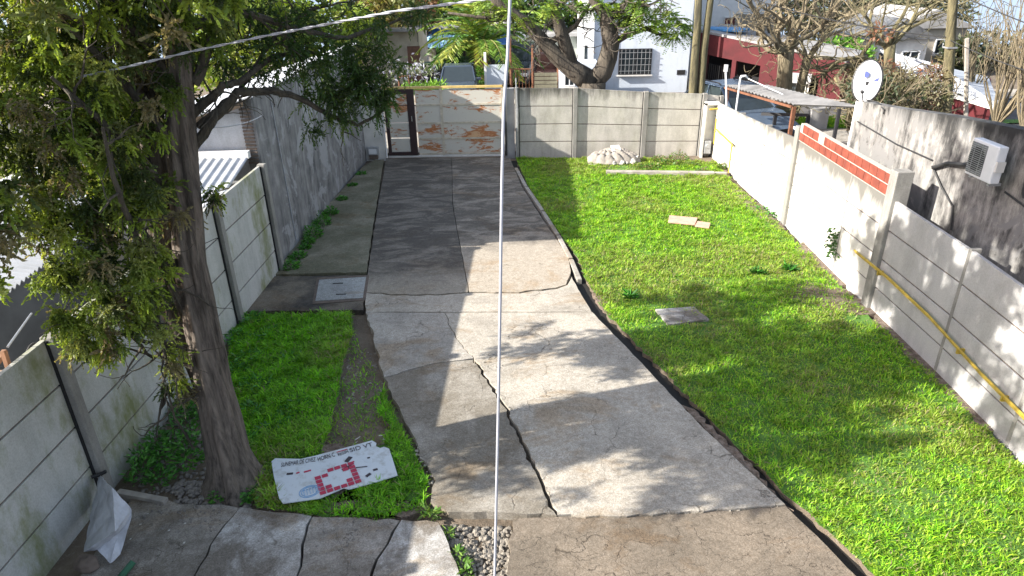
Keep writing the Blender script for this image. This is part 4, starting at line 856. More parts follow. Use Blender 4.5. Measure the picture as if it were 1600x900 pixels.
m_ = MB(); m_.wall(e0-Vector((0, .02, 0)), e1-Vector((0, .02, 0)), .06, (e0.z-.14, e1.z-.14), e0.z-.02, e1.z-.02); m_.build('fascia', M['offwhite'], t)
# grey hillside house behind
for (pa, pb, Y, mt, lab, roofc) in (((1395, 45), (1490, 130), 37, 'tan_wall', 'tan and grey two-storey house with gabled roof behind the white roofed cottage', 'grey_wall'), ((1365, 62), (1440, 110), 34, 'offwhite', 'small pale house with a dark window behind the shrubs right of the red house', 'sheet_grey')):
    a = gy(*pa, Y); b = gy(*pb, Y); t = thing('house', lab, 'house', (a.x, Y, 0)); m_ = MB(); m_.box((a.x, Y, -3), (b.x, Y+5, a.z)); m_.build('wall', M[mt], t)
    m_ = MB(); h_ = .9; cx_ = (a.x+b.x)/2; m_.add([(a.x-.3, Y-.3, a.z+.01), (b.x+.3, Y-.3, a.z+.01), (cx_, Y-.3, a.z+h_), (a.x-.3, Y+5.2, a.z+.01), (b.x+.3, Y+5.2, a.z+.01), (cx_, Y+5.2, a.z+h_)], [(0, 1, 2), (3, 5, 4), (0, 3, 4, 1), (1, 4, 5, 2), (0, 2, 5, 3)]); m_.build('roof', M[roofc], t)
    for f in (.28, .72): opening(t, (a.x+(b.x-a.x)*f, Y-.01, a.z-.9), (1, 0, 0), (0, -1, 0), .8, .7, M['plastic_white'], M['glass'])
# blue house with awning left of the palm
Y = 39.5; a = gy(655, 52, Y); b = gy(790, 52, Y)
t = thing('house', 'blue painted house with a pale striped awning behind the small grey car', 'house', (a.x, Y, 0))
m_ = MB(); m_.box((a.x, Y, -1.5), (b.x, Y+5, a.z+.25)); m_.build('wall', M['blue_wall'], t)
m_ = MB(); m_.box((a.x-.3, Y-.4, a.z+.255), (b.x+.3, Y+5.2, a.z+.4)); m_.build('roof', M['grey_wall'], t)
m_ = MB(); g = gy(690, 66, Y-1); corr(m_, (g.x-1.3, Y-.1, g.z+.35), (3.2, 0, 0), (0, -1.5, -.55), 12, .03); m_.build('awning', simple('pale blue striped canvas', (.3, .5, .68), .7, .3, 4), t)
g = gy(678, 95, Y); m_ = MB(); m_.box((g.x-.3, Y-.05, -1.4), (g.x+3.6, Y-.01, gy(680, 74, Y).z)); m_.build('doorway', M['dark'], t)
m_ = MB(); m_.box((g.x-.75, Y-.12, -1.4), (g.x+.15, Y-.06, gy(680, 76, Y).z)); m_.build('shutter', M['grey_wall'], t)
m_ = MB(); m_.tube([(g.x-1.3, Y-1.4, -1.5), (g.x-1.3, Y-1.4, a.z)], .09, 6); m_.build('column', simple('yellow paint', (.6, .5, .2)), t)
# brown cabin at the far left
a = gy(618, 70, 34); t = thing('cabin', 'low dark cabin with a brown door left of the blue house', 'cabin', (a.x, 34, 0))
m_ = MB(); m_.box((a.x-3, 34, -1.5), (gy(655, 70, 34).x, 37, gy(640, 48, 34).z)); m_.build('wall', M['tan_wall'], t); m_ = MB(); g = gy(649, 90, 34); m_.box((g.x-.35, 33.93, -1.4), (g.x+.25, 33.99, gy(645, 72, 34).z)); m_.build('door', simple('brown door', (.13, .06, .04)), t)
m_ = MB(); m_.box((a.x-3.2, 33.5, gy(640, 48, 34).z+.003), (gy(657, 70, 34).x, 37.2, gy(640, 44, 34).z)); m_.build('roof', M['sheet_grey'], t)
# long pale wall with air conditioner right of palm
Y = 40; a = gy(800, 55, Y); b = gy(925, 60, Y); t = thing('house', 'long low pale house with an air conditioner behind the gated yard', 'house', (a.x, Y, 0))
m_ = MB(); m_.box((a.x-.6, Y, -2), (b.x, Y+4, gy(850, 57, Y).z)); m_.build('wall', simple('pale sage plaster', (.42, .44, .38), .9, .15, 1), t)
m_ = MB(); m_.box((a.x-.8, Y-.3, gy(850, 57, Y).z+.004), (b.x+.2, Y+4.2, gy(850, 52, Y).z)); m_.build('roof', M['grey_wall'], t)
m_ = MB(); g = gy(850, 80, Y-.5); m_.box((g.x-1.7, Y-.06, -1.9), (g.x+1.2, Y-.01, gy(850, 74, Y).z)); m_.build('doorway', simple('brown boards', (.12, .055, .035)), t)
g = gy(806, 59, Y-.3); acunit('small white air conditioner on the long pale house behind the palm', (g.x, Y-.25, g.z), (1, 0, 0), (0, -1, 0), w=1.1, h=.6)
# white panel and gate posts of the front yard across the street
t = thing('garden_wall', 'short white painted wall panel right of the palm across the street', 'wall', (gy(775, 110, 29.6).x, 29.6, 0))
a = gy(760, 100, 29.6); b = gy(790, 132, 29.6); m_ = MB(); m_.box((a.x, 29.55, -.7), (b.x, 29.65, gy(775, 101, 29.6).z)); m_.build('panel', M['pale_blue'], t)
m_ = MB(); m_.box((a.x-.1, 29.5, -.7), (a.x, 29.7, gy(760, 82, 29.6).z)); m_.build('pillar', M['white'], t)
t = thing('yard_gate', 'open tubular metal gate in front of the dark blue car', 'gate', (gy(840, 130, 29.6).x, 29.6, 0))
for px, top in ((797, 60), (832, 70), (872, 95)):
    a = gy(px, top, 29.6); m_ = MB(); m_.tube([a, Vector((a.x, 29.6, -.8))], .05, 6); m_.build('post', M['rusty'], t)
m_ = MB(); a = gy(797, 108, 29.6); b = gy(830, 108, 29.6); m_.tube([a, b], .03); 
for f in np.linspace(.1, .9, 6): p = a.lerp(b, f); m_.tube([p, Vector((p.x, 29.6, -.5))], .015, 4)
m_.build('leaf', M['rusty'], t)
m_ = MB(); a = gy(835, 113, 29.4); b = gy(871, 113, 29.4)
for k in range(7): m_.box((a.x, 29.35, a.z-.16*k-.15), (b.x, 29.38, a.z-.16*k-.02))
tag(m_.build('board_fence', simple('pale yellow boards', (.17, .16, .11), .8)), 'low fence of pale boards beneath the slanting tree limb', 'fence')
# sofa
g = gy(853, 102, 34); t = thing('armchair', 'old brown armchair standing in the yard behind the board fence', 'armchair', (g.x, 34, -.9)); bz = gh(g.x, 34)
ub = simple('brown leather', (.11, .045, .035), .5)
m_ = MB(); m_.box((g.x-.55, 33.6, bz+.02), (g.x+.55, 34.4, bz+.6)); m_.build('seat', ub, t, bevel=.08); m_ = MB(); m_.box((g.x-.6, 34.3, bz+.5), (g.x+.6, 34.6, bz+1.35)); m_.build('backrest', ub, t, bevel=.1)
for s in (-1, 1): m_ = MB(); m_.box((g.x+s*.7-.14, 33.6, bz+.02), (g.x+s*.7+.14, 34.4, bz+.85)); m_.build('armrest', ub, t, bevel=.06)
# clutter left of grey car
t = thing('bicycle_frame', 'rusty bent tube frame leaning behind the left end of the gate', 'frame', (gy(632, 120, 27).x, 27, 0))
m_ = MB(); m_.tube([gy(624, 134, 27), gy(623, 122, 27), gy(627, 119, 27), gy(638, 119, 27), gy(640, 134, 27)], .04, 6); m_.build('tube', M['rusty'], t)
n = 300; g = gy(650, 112, 30); P = np.array([g])+nr.normal(0, [.6, .4, .25], (n, 3)); V, Fq, c = leaves(P, nr.normal(0, 1, (n, 3))+[0, 0, .5], .25, .08, palette(n, [(.3, .3, .4), (.4, .42, .5), (.16, .2, .1)])); tag(npmesh('lavender_bush', V, Fq, c, M['leaf']), 'pale lilac grey bush left of the small grey car', 'bush')
t = thing('compost_bin', 'black plastic bin in front of the blue house', 'bin', tuple(gy(676, 100, 34.5))); m_ = MB(); g = gy(676, 100, 34.5); m_.box((g.x-.55, 34.2, -1.3), (g.x+.55, 34.9, g.z)); m_.build('box', M['black'], t, bevel=.04); m_ = MB(); m_.box((g.x-.6, 34.15, g.z+.003), (g.x+.6, 34.95, g.z+.07)); m_.build('lid', M['green_plastic'], t)

# ------------------------------------------------------------------ vegetation
def limb(mb, p, d, r, L, depth, q, curl=.35, up=.05, n=5, taper=.6, kids=(2, 3), spread=.8, rmin=.006, tips=None, sl=.72):
    p = Vector(p); d = Vector(d).normalized(); pts = [p.copy()]; rs = [r]; seg = 5
    for i in range(seg):
        d = (d+Vector((q.gauss(0, curl), q.gauss(0, curl), q.gauss(0, curl)+up))*.5).normalized(); p = p+d*(L/seg); pts.append(p.copy()); rs.append(max(rmin, r*(1-(1-taper)*(i+1)/seg)))
    mb.tube(pts, rs, n if r > .03 else 4, cap=False)
    if depth <= 0:
        if tips is not None: tips.append((p, d))
        return
    for k in range(q.randint(*kids)):
        i = q.randint(2, seg) if k else seg; dd = (d+Vector((q.gauss(0, spread), q.gauss(0, spread), q.gauss(0, spread)*.8+up*2))).normalized()
        limb(mb, pts[i], dd, max(rmin, rs[i]*.72), L*sl*q.uniform(.8, 1.2), depth-1, q, curl, up, n, taper, kids, spread, rmin, tips, sl)
def crown_leaves(centres, r, n, cols, L, W, name, parent, droop=0, mat='leaf', squash=.7):
    Cn = np.array([tuple(c) for c in centres]); idx = nr.integers(0, len(Cn), n); o = unit(nr.normal(size=(n, 3)))*r*np.cbrt(nr.random(n))[:, None]*[1, 1, squash]
    D = o/r+nr.normal(0, .5, (n, 3))+[0, 0, -droop]; cc = palette(len(Cn), cols, .2)[idx]*(1+nr.uniform(-.25, .25, (n, 1)))
    V, Fq, c = leaves(Cn[idx]+o, D, nr.uniform(.6, 1.3, n)*L, nr.uniform(.7, 1.2, n)*W, cc); return npmesh(name, V, Fq, c, M[mat], parent)

# --- the big cypress
q = random.Random(21)
base = Vector((-3.12, 5.56, -.12)); t = thing('cypress_tree', 'large cypress with stringy bark leaning up beside the left wall', 'tree', tuple(base))
cl_pts = [base, Vector((-3.13, 5.58, .04)), Vector((-3.14, 5.6, .28)), Vector((-3.18, 5.7, 1.13)), Vector((-3.17, 5.8, 2.4)), Vector((-3.0, 5.9, 3.66)), Vector((-2.85, 6.0, 4.7)), Vector((-2.75, 6.05, 6.2)), Vector((-2.7, 6.1, 8.2))]
cr2 = [.37, .27, .215, .175, .145, .12, .11, .09, .04]
# fluted trunk
def fluted(pts, rs, nseg=10, ns=72, seed=2):
    m = MB(); P = []; Rr = []
    for i in range(len(pts)-1):
        for k in range(nseg): f = k/nseg; P.append(pts[i].lerp(pts[i+1], f)); Rr.append(rs[i]*(1-f)+rs[i+1]*f)
    P.append(pts[-1]); Rr.append(rs[-1]); qq = random.Random(seed); ph = [(qq.choice([2, 3, 5, 7, 9, 11]), qq.uniform(0, 6.28), qq.uniform(.02, .085)) for _ in range(6)]+[(q_, qq.uniform(0, 6.28), .018) for q_ in (17, 23, 29, 13)]
    for i, (p, r) in enumerate(zip(P, Rr)):
        for k in range(ns):
            a = 2*math.pi*k/ns; e = 1+sum(am*math.sin(fr*a+p_+p.z*1.1) for fr, p_, am in ph)+.02*math.sin(p.z*9+a*3); m.v.append((p.x+r*e*math.cos(a), p.y+r*e*math.sin(a), p.z))
    for i in range(len(P)-1):
        for k in range(ns): m.f.append((i*ns+k, i*ns+(k+1) % ns, (i+1)*ns+(k+1) % ns, (i+1)*ns+k)); m.mi.append(0)
    return m
fluted(cl_pts, cr2).build('trunk', M['bark'], t, smooth=True)
second = [Vector((-3.28, 5.75, 1.0)), Vector((-3.45, 5.85, 1.9)), Vector((-3.42, 6.0, 3.0)), Vector((-3.3, 6.1, 4.2)), Vector((-3.3, 6.2, 5.6)), Vector((-3.4, 6.3, 7)) ]
fluted(second, [.10, .12, .11, .10, .07, .03], seed=5).build('trunk_fork', M['bark'], t, smooth=True)
tips = []; lm = MB()
def path_limb(pix, Ys, r0, r1, m=None):
    m = m or lm
    pts = [gy(a, b, y) for (a, b), y in zip(pix, Ys)]; rr = [r0+(r1-r0)*i/(len(pts)-1) for i in range(len(pts))]
    sm = []; sr = []
    for i in range(len(pts)-1):
        for k in range(4):
            f = k/4; p = pts[i].lerp(pts[i+1], f); sm.append(p+Vector((q.uniform(-.012, .012), q.uniform(-.012, .012), q.uniform(-.012, .012)))); sr.append(rr[i]*(1-f)+rr[i+1]*f)
    sm.append(pts[-1]); sr.append(rr[-1]); m.tube(sm, sr, 7); return sm
pr1 = path_limb([(300, 235), (335, 185), (372, 145), (430, 142), (470, 155), (520, 182), (560, 195), (600, 172)], [5.95, 6, 6.1, 6.3, 6.5, 6.7, 6.8, 6.9], .05, .012)
pr2 = path_limb([(300, 180), (330, 150), (350, 135), (380, 125), (420, 90), (470, 80), (520, 88)], [5.95, 6, 6, 6.1, 6.4, 6.7, 7], .045, .012)
pr3 = path_limb([(305, 130), (330, 60), (345, 0), (350, -40)], [5.95, 6.1, 6.3, 6.4], .05, .03)
pr4 = path_limb([(310, 200), (350, 160), (372, 145), (400, 100), (440, 40), (500, 10), (560, 0)], [6, 6.1, 6.2, 6.3, 6.6, 6.9, 7.2], .03, .008)
pr5 = path_limb([(300, 40), (380, 20), (460, 45), (540, 60), (600, 40), (660, 20)], [6, 6.2, 6.5, 6.8, 7.2, 7.4], .04, .008)
lf = [path_limb([(290, 500), (262, 430), (235, 380), (215, 340)], [5.75, 5.5, 5.3, 5.2], .04, .015), path_limb([(285, 420), (240, 400), (210, 370), (185, 300), (160, 200)], [5.8, 5.5, 5.2, 5, 4.9], .045, .012),
      path_limb([(300, 620), (262, 545), (240, 500), (225, 450)], [5.7, 5.5, 5.35, 5.3], .03, .012), path_limb([(285, 330), (220, 250), (150, 180), (80, 120)], [5.8, 5.5, 5.2, 5], .05, .012),
      path_limb([(285, 250), (210, 150), (130, 60), (60, 0)], [5.9, 5.6, 5.4, 5.2], .05, .012), path_limb([(290, 150), (220, 60), (150, -30)], [6, 5.7, 5.5], .05, .015), path_limb([(270, 600), (250, 640), (262, 560), (240, 500)], [5.5, 5.45, 5.4, 5.3], .015, .01),
      path_limb([(285, 520), (240, 560), (200, 520), (150, 520)], [5.7, 5.5, 5.3, 5.2], .02, .008), path_limb([(300, 700), (272, 650), (255, 600), (262, 560)], [5.5, 5.4, 5.4, 5.35], .012, .008)]
for l_ in lf+[pr1, pr2, pr4, pr5]:
    for k in range(7):
        p = q.choice(l_[3:]); limb(lm, p, (q.gauss(0, 1), q.gauss(0, 1), q.gauss(0, .7)), .012, q.uniform(.2, .4), 1, q, .4, 0, 4, .5, (2, 3), .8, .003)
# crown clumps: (px, py, Y, radius, number of clumps)
cl_spec = [(40, 60, 5.4, .55, 34), (120, 40, 5.6, .6, 40), (200, 40, 5.7, .5, 28), (60, 160, 5.3, .5, 34), (140, 150, 5.5, .55, 34), (220, 150, 5.6, .45, 24), (60, 260, 5.2, .45, 30), (130, 260, 5.3, .5, 34), (200, 250, 5.4, .45, 24), (20, 250, 5.5, .3, 16), (75, 340, 5.2, .28, 18), (140, 350, 5.2, .4, 28), (210, 340, 5.3, .35, 18), (110, 420, 5.1, .26, 18), (170, 430, 5.1, .38, 28), (225, 420, 5.3, .28, 14), (110, 490, 5.1, .2, 13), (165, 500, 5.1, .3, 26), (215, 480, 5.2, .26, 14), (130, 535, 5.1, .14, 8), (165, 540, 5.1, .14, 8), (230, 510, 5.2, .2, 7), (30, 380, 5.2, .14, 0),
           (260, 60, 5.9, .3, 12), (255, 180, 6.1, .3, 10), (265, 300, 5.9, .25, 8), (270, 420, 5.9, .2, 6), (280, 470, 5.8, .15, 5), (265, 560, 5.4, .13, 4), (275, 600, 5.5, .12, 4), (330, 300, 5.9, .05, 3)]
cen = []
for px, py, Y, r, nn_ in cl_spec:
    g = gy(px, py, Y)
    for k in range(nn_): v = Vector((q.gauss(0, 1), q.gauss(0, 1), q.gauss(0, 1))).normalized()*r*q.random()**.45; cen.append(g+v)
right_cl = [(345, 35, 6.2, .22, 5), (400, 30, 6.4, .28, 8), (460, 40, 6.6, .3, 9), (520, 40, 6.8, .3, 9), (580, 50, 7, .28, 8), (350, 90, 6.1, .15, 4), (400, 90, 6.3, .2, 6), (450, 90, 6.5, .22, 8), (510, 100, 6.7, .25, 11), (560, 110, 6.8, .24, 13), (540, 140, 6.7, .22, 14), (580, 140, 6.8, .2, 12), (500, 130, 6.7, .2, 8), (520, 175, 6.7, .14, 5), (600, 90, 6.9, .18, 6), (590, 165, 6.9, .1, 4), (640, 25, 7.2, .2, 5), (490, 200, 6.7, .07, 2), (480, 60, 6.6, .25, 5)]
cen2 = []
for px, py, Y, r, nn_ in right_cl:
    g = gy(px, py, Y)
    for k in range(nn_): v = Vector((q.gauss(0, 1), q.gauss(0, 1), q.gauss(0, 1))).normalized()*r*q.random()**.45; cen2.append(g+v)
cen3 = []      # the crown above the frame
for k in range(1500):
    z = q.uniform(4.9, 9.6); f = 1-(z-4.9)/6.0; r = 2.2*f**.75
    a = q.uniform(0, 6.28); rr = r*q.random()**.5; cen3.append(Vector((-3.25+rr*math.cos(a)*.9, 5.45+rr*math.sin(a), z)))
for (cx_, cy_, cz_, rr, nn_) in ((-4.3, 6.5, 3.1, .6, 90), (-4.1, 4.2, 3.4, .6, 110), (-4.7, 5.2, 4.0, .8, 40), (-4.6, 6.6, 4.3, .7, 90), (-4.4, 7.0, 2.9, .6, 70), (-3.8, 6.9, 3.9, .6, 60), (-4.9, 7.6, 3.4, .7, 70), (-3.2, 5.6, 5.6, 1.5, 220), (-3.4, 6.2, 6.6, 1.4, 160), (-5.0, 4.1, 4.3, .9, 100), (-4.7, 7.5, 4.4, .8, 90), (-5.2, 5.6, 5.4, 1.2, 150), (-5.6, 4.6, 3.4, .9, 90), (-4.4, 8.0, 5.6, .8, 70), (-3.9, 7.3, 5.9, .9, 90)):
    for k in range(nn_): v = Vector((q.gauss(0, 1), q.gauss(0, 1), q.gauss(0, 1))).normalized()*rr*q.random()**.4; cen3.append(Vector((cx_, cy_, cz_))+v)
cen3 = [c for c in cen3 if math.sin(c.x*3.1+c.z*2.3)+math.sin(c.y*3.7+c.z*1.9+c.x) > -.15]
def sprays(centres, nax, nlf, name, parent, cols, al=(.09, .2), ll=.04, lw=.013):
    Cn = np.array([tuple(c) for c in centres]); n = len(Cn)*nax; ci = np.repeat(np.arange(len(Cn)), nax)
    ax = unit(nr.normal(size=(n, 3))+[0, 0, -.45]); st = Cn[ci]+nr.normal(0, .03, (n, 3)); al_ = nr.uniform(*al, n)
    colc = palette(len(Cn), cols, .2)
    li = np.repeat(np.arange(n), nlf); m = len(li); s = (np.tile(np.arange(nlf), n)+.5)/nlf
    bend = np.zeros((m, 3)); bend[:, 2] = -.05*s*s
    P = st[li]+ax[li]*(al_[li]*s)[:, None]+bend; D = ax[li]*.9+unit(nr.normal(size=(m, 3)))*.95*(1.1-s)[:, None]
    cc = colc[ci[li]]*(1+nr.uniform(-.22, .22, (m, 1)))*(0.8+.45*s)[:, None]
    V, Fq, c = leaves(P, D, nr.uniform(.7, 1.2, m)*ll, lw*nr.uniform(.8, 1.3, m), cc); return npmesh(name, V, Fq, c, M['scale_leaf'], parent)
CC = [(.13, .19, .025), (.18, .25, .035), (.28, .36, .05), (.06, .09, .018), (.34, .39, .10), (.19, .22, .07), (.06, .095, .022), (.24, .21, .11), (.22, .30, .04)]
# uneven crown: clumps thin out where this pattern is low
cen = [c for c in cen if math.sin(c.x*7+c.z*5)+math.sin(c.y*6+c.z*8+1) > -1.1 or q.random() < .35]
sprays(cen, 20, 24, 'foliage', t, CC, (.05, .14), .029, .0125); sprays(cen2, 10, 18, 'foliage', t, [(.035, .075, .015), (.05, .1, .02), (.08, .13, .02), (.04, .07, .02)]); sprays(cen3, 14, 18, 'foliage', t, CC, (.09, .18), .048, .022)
# dry twigs hanging in the crown
dm = lm
for k in range(140):
    p = q.choice(cen)+Vector((0, 0, 0)); limb(dm, p, (q.gauss(0, 1), q.gauss(0, 1), -.3), .005, q.uniform(.1, .3), 0, q, .5, -.1, 4, .5, rmin=.002)
lm.build('branches', M['twig'], t)

# --- forked street tree just outside the far wall
q = random.Random(4)
b0 = gy(925, 137, 21.2); b0 = Vector((b0.x, 21.2, -.1)); t = thing('forked_tree', 'stout forked street tree with feathery yellow green leaves outside the far wall', 'tree', tuple(b0))
YT = 21.2
def pl(pix, r, ys=None): 
    ys = ys or [YT]*len(pix); return [gy(a, b, y) for (a, b), y in zip(pix, ys)], r
m_ = MB(); cr0 = gy(925, 128, YT)
m_.tube([b0, b0.lerp(cr0, .5), cr0], [.5, .42, .42], 12)
for pix, r in (([(925, 130), (900, 112), (870, 88), (845, 60), (815, 30), (780, 5), (750, -20)], [.36, .3, .24, .2, .16, .12, .08]), ([(893, 108), (880, 60), (868, 20), (860, -20)], [.25, .2, .17, .13]), ([(925, 130), (942, 112), (950, 90), (955, 65), (950, 40), (945, 20), (930, 5), (915, -20)], [.3, .3, .28, .26, .24, .2, .14, .1]),
               ([(955, 68), (985, 52), (1010, 45), (1045, 60)], [.12, .09, .06, .03]), ([(953, 45), (975, 38), (1005, 30)], [.14, .08, .04]), ([(948, 30), (975, 10), (1000, -20)], [.17, .12, .08]), ([(858, 68), (900, 40), (925, 0)], [.1, .07, .05]), ([(800, 20), (760, 28), (700, 20)], [.08, .05, .03])):
    p, r = pl(pix, r); m_.tube(p, r, 9)
m_.build('trunk', M['bark_street'], t, smooth=True)
tips = []; m_ = MB()
for pix in ((985, 52), (1010, 45), (1005, 30), (975, 10), (930, 5), (870, 30), (850, 62), (820, 32), (790, 10), (760, 28), (860, 0), (945, 20), (900, 40), (990, 0), (1000, 20)):
    for k in range(2): limb(m_, gy(*pix, YT+q.uniform(-.3, .3)), (q.gauss(0, .8), q.gauss(0, .8), q.uniform(-.4, .5)), .035, q.uniform(.5, .9), 2, q, .4, .02, 4, .5, (2, 3), .7, .012, tips)
m_.build('branches', M['bark_street'], t)
JC = [(.20, .30, .03), (.15, .26, .03), (.26, .34, .05), (.11, .2, .03)]
cs = []
for px, py, r, n in ((985, 8, .7, 9), (1005, 25, .7, 8), (1035, 30, .6, 8), (1062, 42, .4, 6), (1045, 55, .2, 3), (940, 0, .5, 4), (905, 5, .4, 3), (858, 8, .6, 6), (790, 8, .6, 7), (822, 26, .3, 3), (1020, 0, 1, 8), (980, 25, .4, 4), (760, 2, .5, 5)):
    for k in range(n): v = Vector((q.gauss(0, 1), q.gauss(0, 1), q.gauss(0, .5))); cs.append(gy(px, py, YT)+v*r*.45)
Cn = np.array([tuple(c) for c in cs]); n = len(Cn)*7; ci = np.repeat(np.arange(len(Cn)), 7); ax = unit(nr.normal(size=(n, 3))*[1, 1, .5]+[0, 0, -.15]); nl = 24; li = np.repeat(np.arange(n), nl); s = (np.tile(np.arange(nl), n)+.5)/nl
sd = unit(np.cross(ax, [0, 0, 1.]))[li]*np.where(np.arange(len(li)) % 2, 1, -1)[:, None]; P = Cn[ci][li]+ax[li]*(.42*s)[:, None]+np.c_[np.zeros(len(li)), np.zeros(len(li)), -.18*s*s]
V, Fq, c = leaves(P, sd+ax[li]*.3, .10, .035, palette(n, JC)[li]); npmesh('foliage', V, Fq, c, M['leaf'], t)

# --- palm
g = gy(756, 118, 32.5); base = Vector((g.x, 32.5, gh(g.x, 32.5))); t = thing('palm_tree', 'short palm with arching feather fronds across the street', 'palm tree', tuple(base))
top = gy(750, 82, 32.5); m_ = MB(); m_.tube([base, base.lerp(top, .5)+Vector((.05, 0, 0)), top], [.3, .26, .28], 10)
for k in range(40):
    a = q.uniform(0, 6.28); f = q.uniform(.2, 1); p = base.lerp(top, f); d = Vector((math.cos(a), math.sin(a), .9)); m_.tube([p+d*.15, p+d*.42], [.05, .02], 4)
m_.build('trunk', simple('orange brown palm trunk', (.22, .11, .05), .9, .4, 8), t)
V_ = []; C_ = []; stem = MB()
for k in range(76):
    a = q.uniform(0, 6.28); el = q.uniform(.35, 1.5); L = q.uniform(2.4, 3.7); p = top.copy(); d = Vector((math.cos(a)*math.cos(el), math.sin(a)*math.cos(el), math.sin(el))); pts = [p.copy()]; 
    for i in range(12): p = p+d*(L/12); d = (d+Vector((0, 0, -.10-.02*i*.4))).normalized(); pts.append(p.copy())
    stem.tube(pts, [.025-.0015*i for i in range(13)], 4, cap=False); A_ = np.array([tuple(p) for p in pts]); si = np.repeat(np.arange(1, 12), 8); fr = nr.random(len(si)); Pn = A_[si]*(1-fr)[:, None]+A_[si+1]*fr[:, None]; dd = unit(A_[si+1]-A_[si])
    sd = unit(np.cross(dd, [0, 0, 1.]))*np.where(np.arange(len(si)) % 2, 1, -1)[:, None]; V_.append((Pn, sd+dd*.8+[0, 0, -.25], palette(1, [(.06, .15, .015), (.13, .24, .03), (.2, .32, .04), (.3, .34, .05)])[0]))
P = np.concatenate([v[0] for v in V_]); D = np.concatenate([v[1] for v in V_]); cc = np.concatenate([np.tile(v[2], (len(v[0]), 1)) for v in V_]); V, Fq, c = leaves(P, D, .48, .05, cc); npmesh('fronds', V, Fq, c, M['leaf'], t); stem.build('frond_stems', simple('frond stem', (.2, .2, .06)), t)

# --- twin slender trunks at the right end of the far wall
for (pix, r, lab) in (([(1082, 150), (1086, 90), (1090, 40), (1092, -20)], .125, 'left of two slender mossy trunks rising behind the far wall'), ([(1094, 152), (1100, 80), (1110, 0), (1112, -25)], .11, 'right of two slender mossy trunks rising behind the far wall')):
    pts = [gy(a, b, 20.6) for a, b in pix]; bb = Vector((pts[0].x, pts[0].y, -.1)); t = thing('slender_tree', lab, 'tree', tuple(bb)); m_ = MB(); m_.tube([bb]+pts, [r*1.15, r, r*.95, r*.85, r*.8], 10); m_.build('trunk', M['bark_mossy'], t, smooth=True)
    m_ = MB(); 
    for k in range(4): limb(m_, pts[-1], (q.gauss(0, 1), q.gauss(0, 1), .8), .05, 1.2, 2, q, .3, .05, 4)
    m_.build('branches', M['bark_mossy'], t)

# --- pollarded bare trees
def bare_tree(name, label, base_px, fork_px, Y, r, nb, L, depth, seed, mat, spread=.8, up=.04, curl=.5, kids=(2, 3), leafc=None, name2='branches', sl=.72, nleaf=0):
    q = random.Random(seed); f = gy(*fork_px, Y); b = gy(*base_px, Y); b = Vector((b.x, Y, min(b.z, gh(b.x, Y)))); t = thing(name, label, 'tree', tuple(b), 'bare trees beyond the walls')
    m = MB(); m.tube([b, b.lerp(f, .4), b.lerp(f, .8), f], [r*1.2, r, r*.9, r*1.0], 10); m.build('trunk', mat, t, smooth=True); m = MB(); tips = []
    for k in range(nb):
        a = 6.28*k/nb+q.uniform(-.3, .3); limb(m, f-Vector((0, 0, q.uniform(0, .2))), (math.cos(a), math.sin(a), q.uniform(.3, 1.4)), r*.42, L*q.uniform(.8, 1.2), depth, q, curl, up, 5, .55, kids, spread, .009, tips, sl)
    m.build(name2, mat, t)
    if leafc: crown_leaves([p for p, d in tips], .35, nleaf, leafc, .12, .06, 'foliage', t)
    return t
bare_tree('pollarded_tree', 'bare pollarded tree with a thick trunk in front of the red house', (1230, 145), (1228, 78), 23, .26, 7, 1.4, 4, 31, M['bark_pale'], curl=.7)
bare_tree('pollarded_tree', 'bare crooked tree leaning right beside the thicker pollarded one', (1245, 142), (1262, 90), 23, .15, 5, 1.5, 3, 32, M['bark_pale'], curl=.7)
bare_tree('pollarded_tree', 'bare mossy tree with tangled yellow branches above the satellite dish', (1345, 140), (1338, 100), 22, .2, 7, 1.5, 4, 33, M['bark_mossy'], curl=.7)
bare_tree('bare_tree', 'large bare tree arching over the grey hillside house', (1400, 120), (1390, 70), 26, .2, 7, 1.9, 4, 34, M['bark_mossy'], curl=.5)
bare_tree('bare_tree', 'leafless grey tree behind the roof of the red house', (1290, 70), (1290, 45), 33, .2, 8, 2.4, 3, 35, M['bark_pale'], curl=.5)
bare_tree('bare_tree', 'leafless grey tree standing over the white rooftop room', (1190, 60), (1190, 30), 32, .2, 7, 2.2, 3, 38, M['bark_pale'], curl=.5)
# upright shoots at the right edge: a coppiced tree
for (bx, by, Y, seed, nsh, lab) in ((1555, 200, 17, 41, 15, 'coppiced bare tree with tall upright shoots behind the peeling wall'), (1600, 215, 15, 42, 13, 'coppiced bare tree with upright shoots at the right edge of the picture'), (1520, 150, 27, 44, 10, 'thin bare tree with upright shoots beyond the red cottage')):
    q = random.Random(seed); f = gy(bx, by, Y); b = Vector((f.x, Y, -.3)); t = thing('coppiced_tree', lab, 'tree', tuple(b)); m_ = MB(); m_.tube([b, f], [.2, .16], 8); m_.build('trunk', M['bark_pale'], t); m_ = MB()
    for k in range(nsh):
        a = q.uniform(0, 6.28); d = Vector((math.cos(a)*.45, math.sin(a)*.45, 1)); limb(m_, f, d, .035, q.uniform(1.0, 1.7), 2, q, .18, .22, 4, .6, (2, 3), .28, .008, None, .8)
    m_.build('shoots', M['bark_pale'], t)
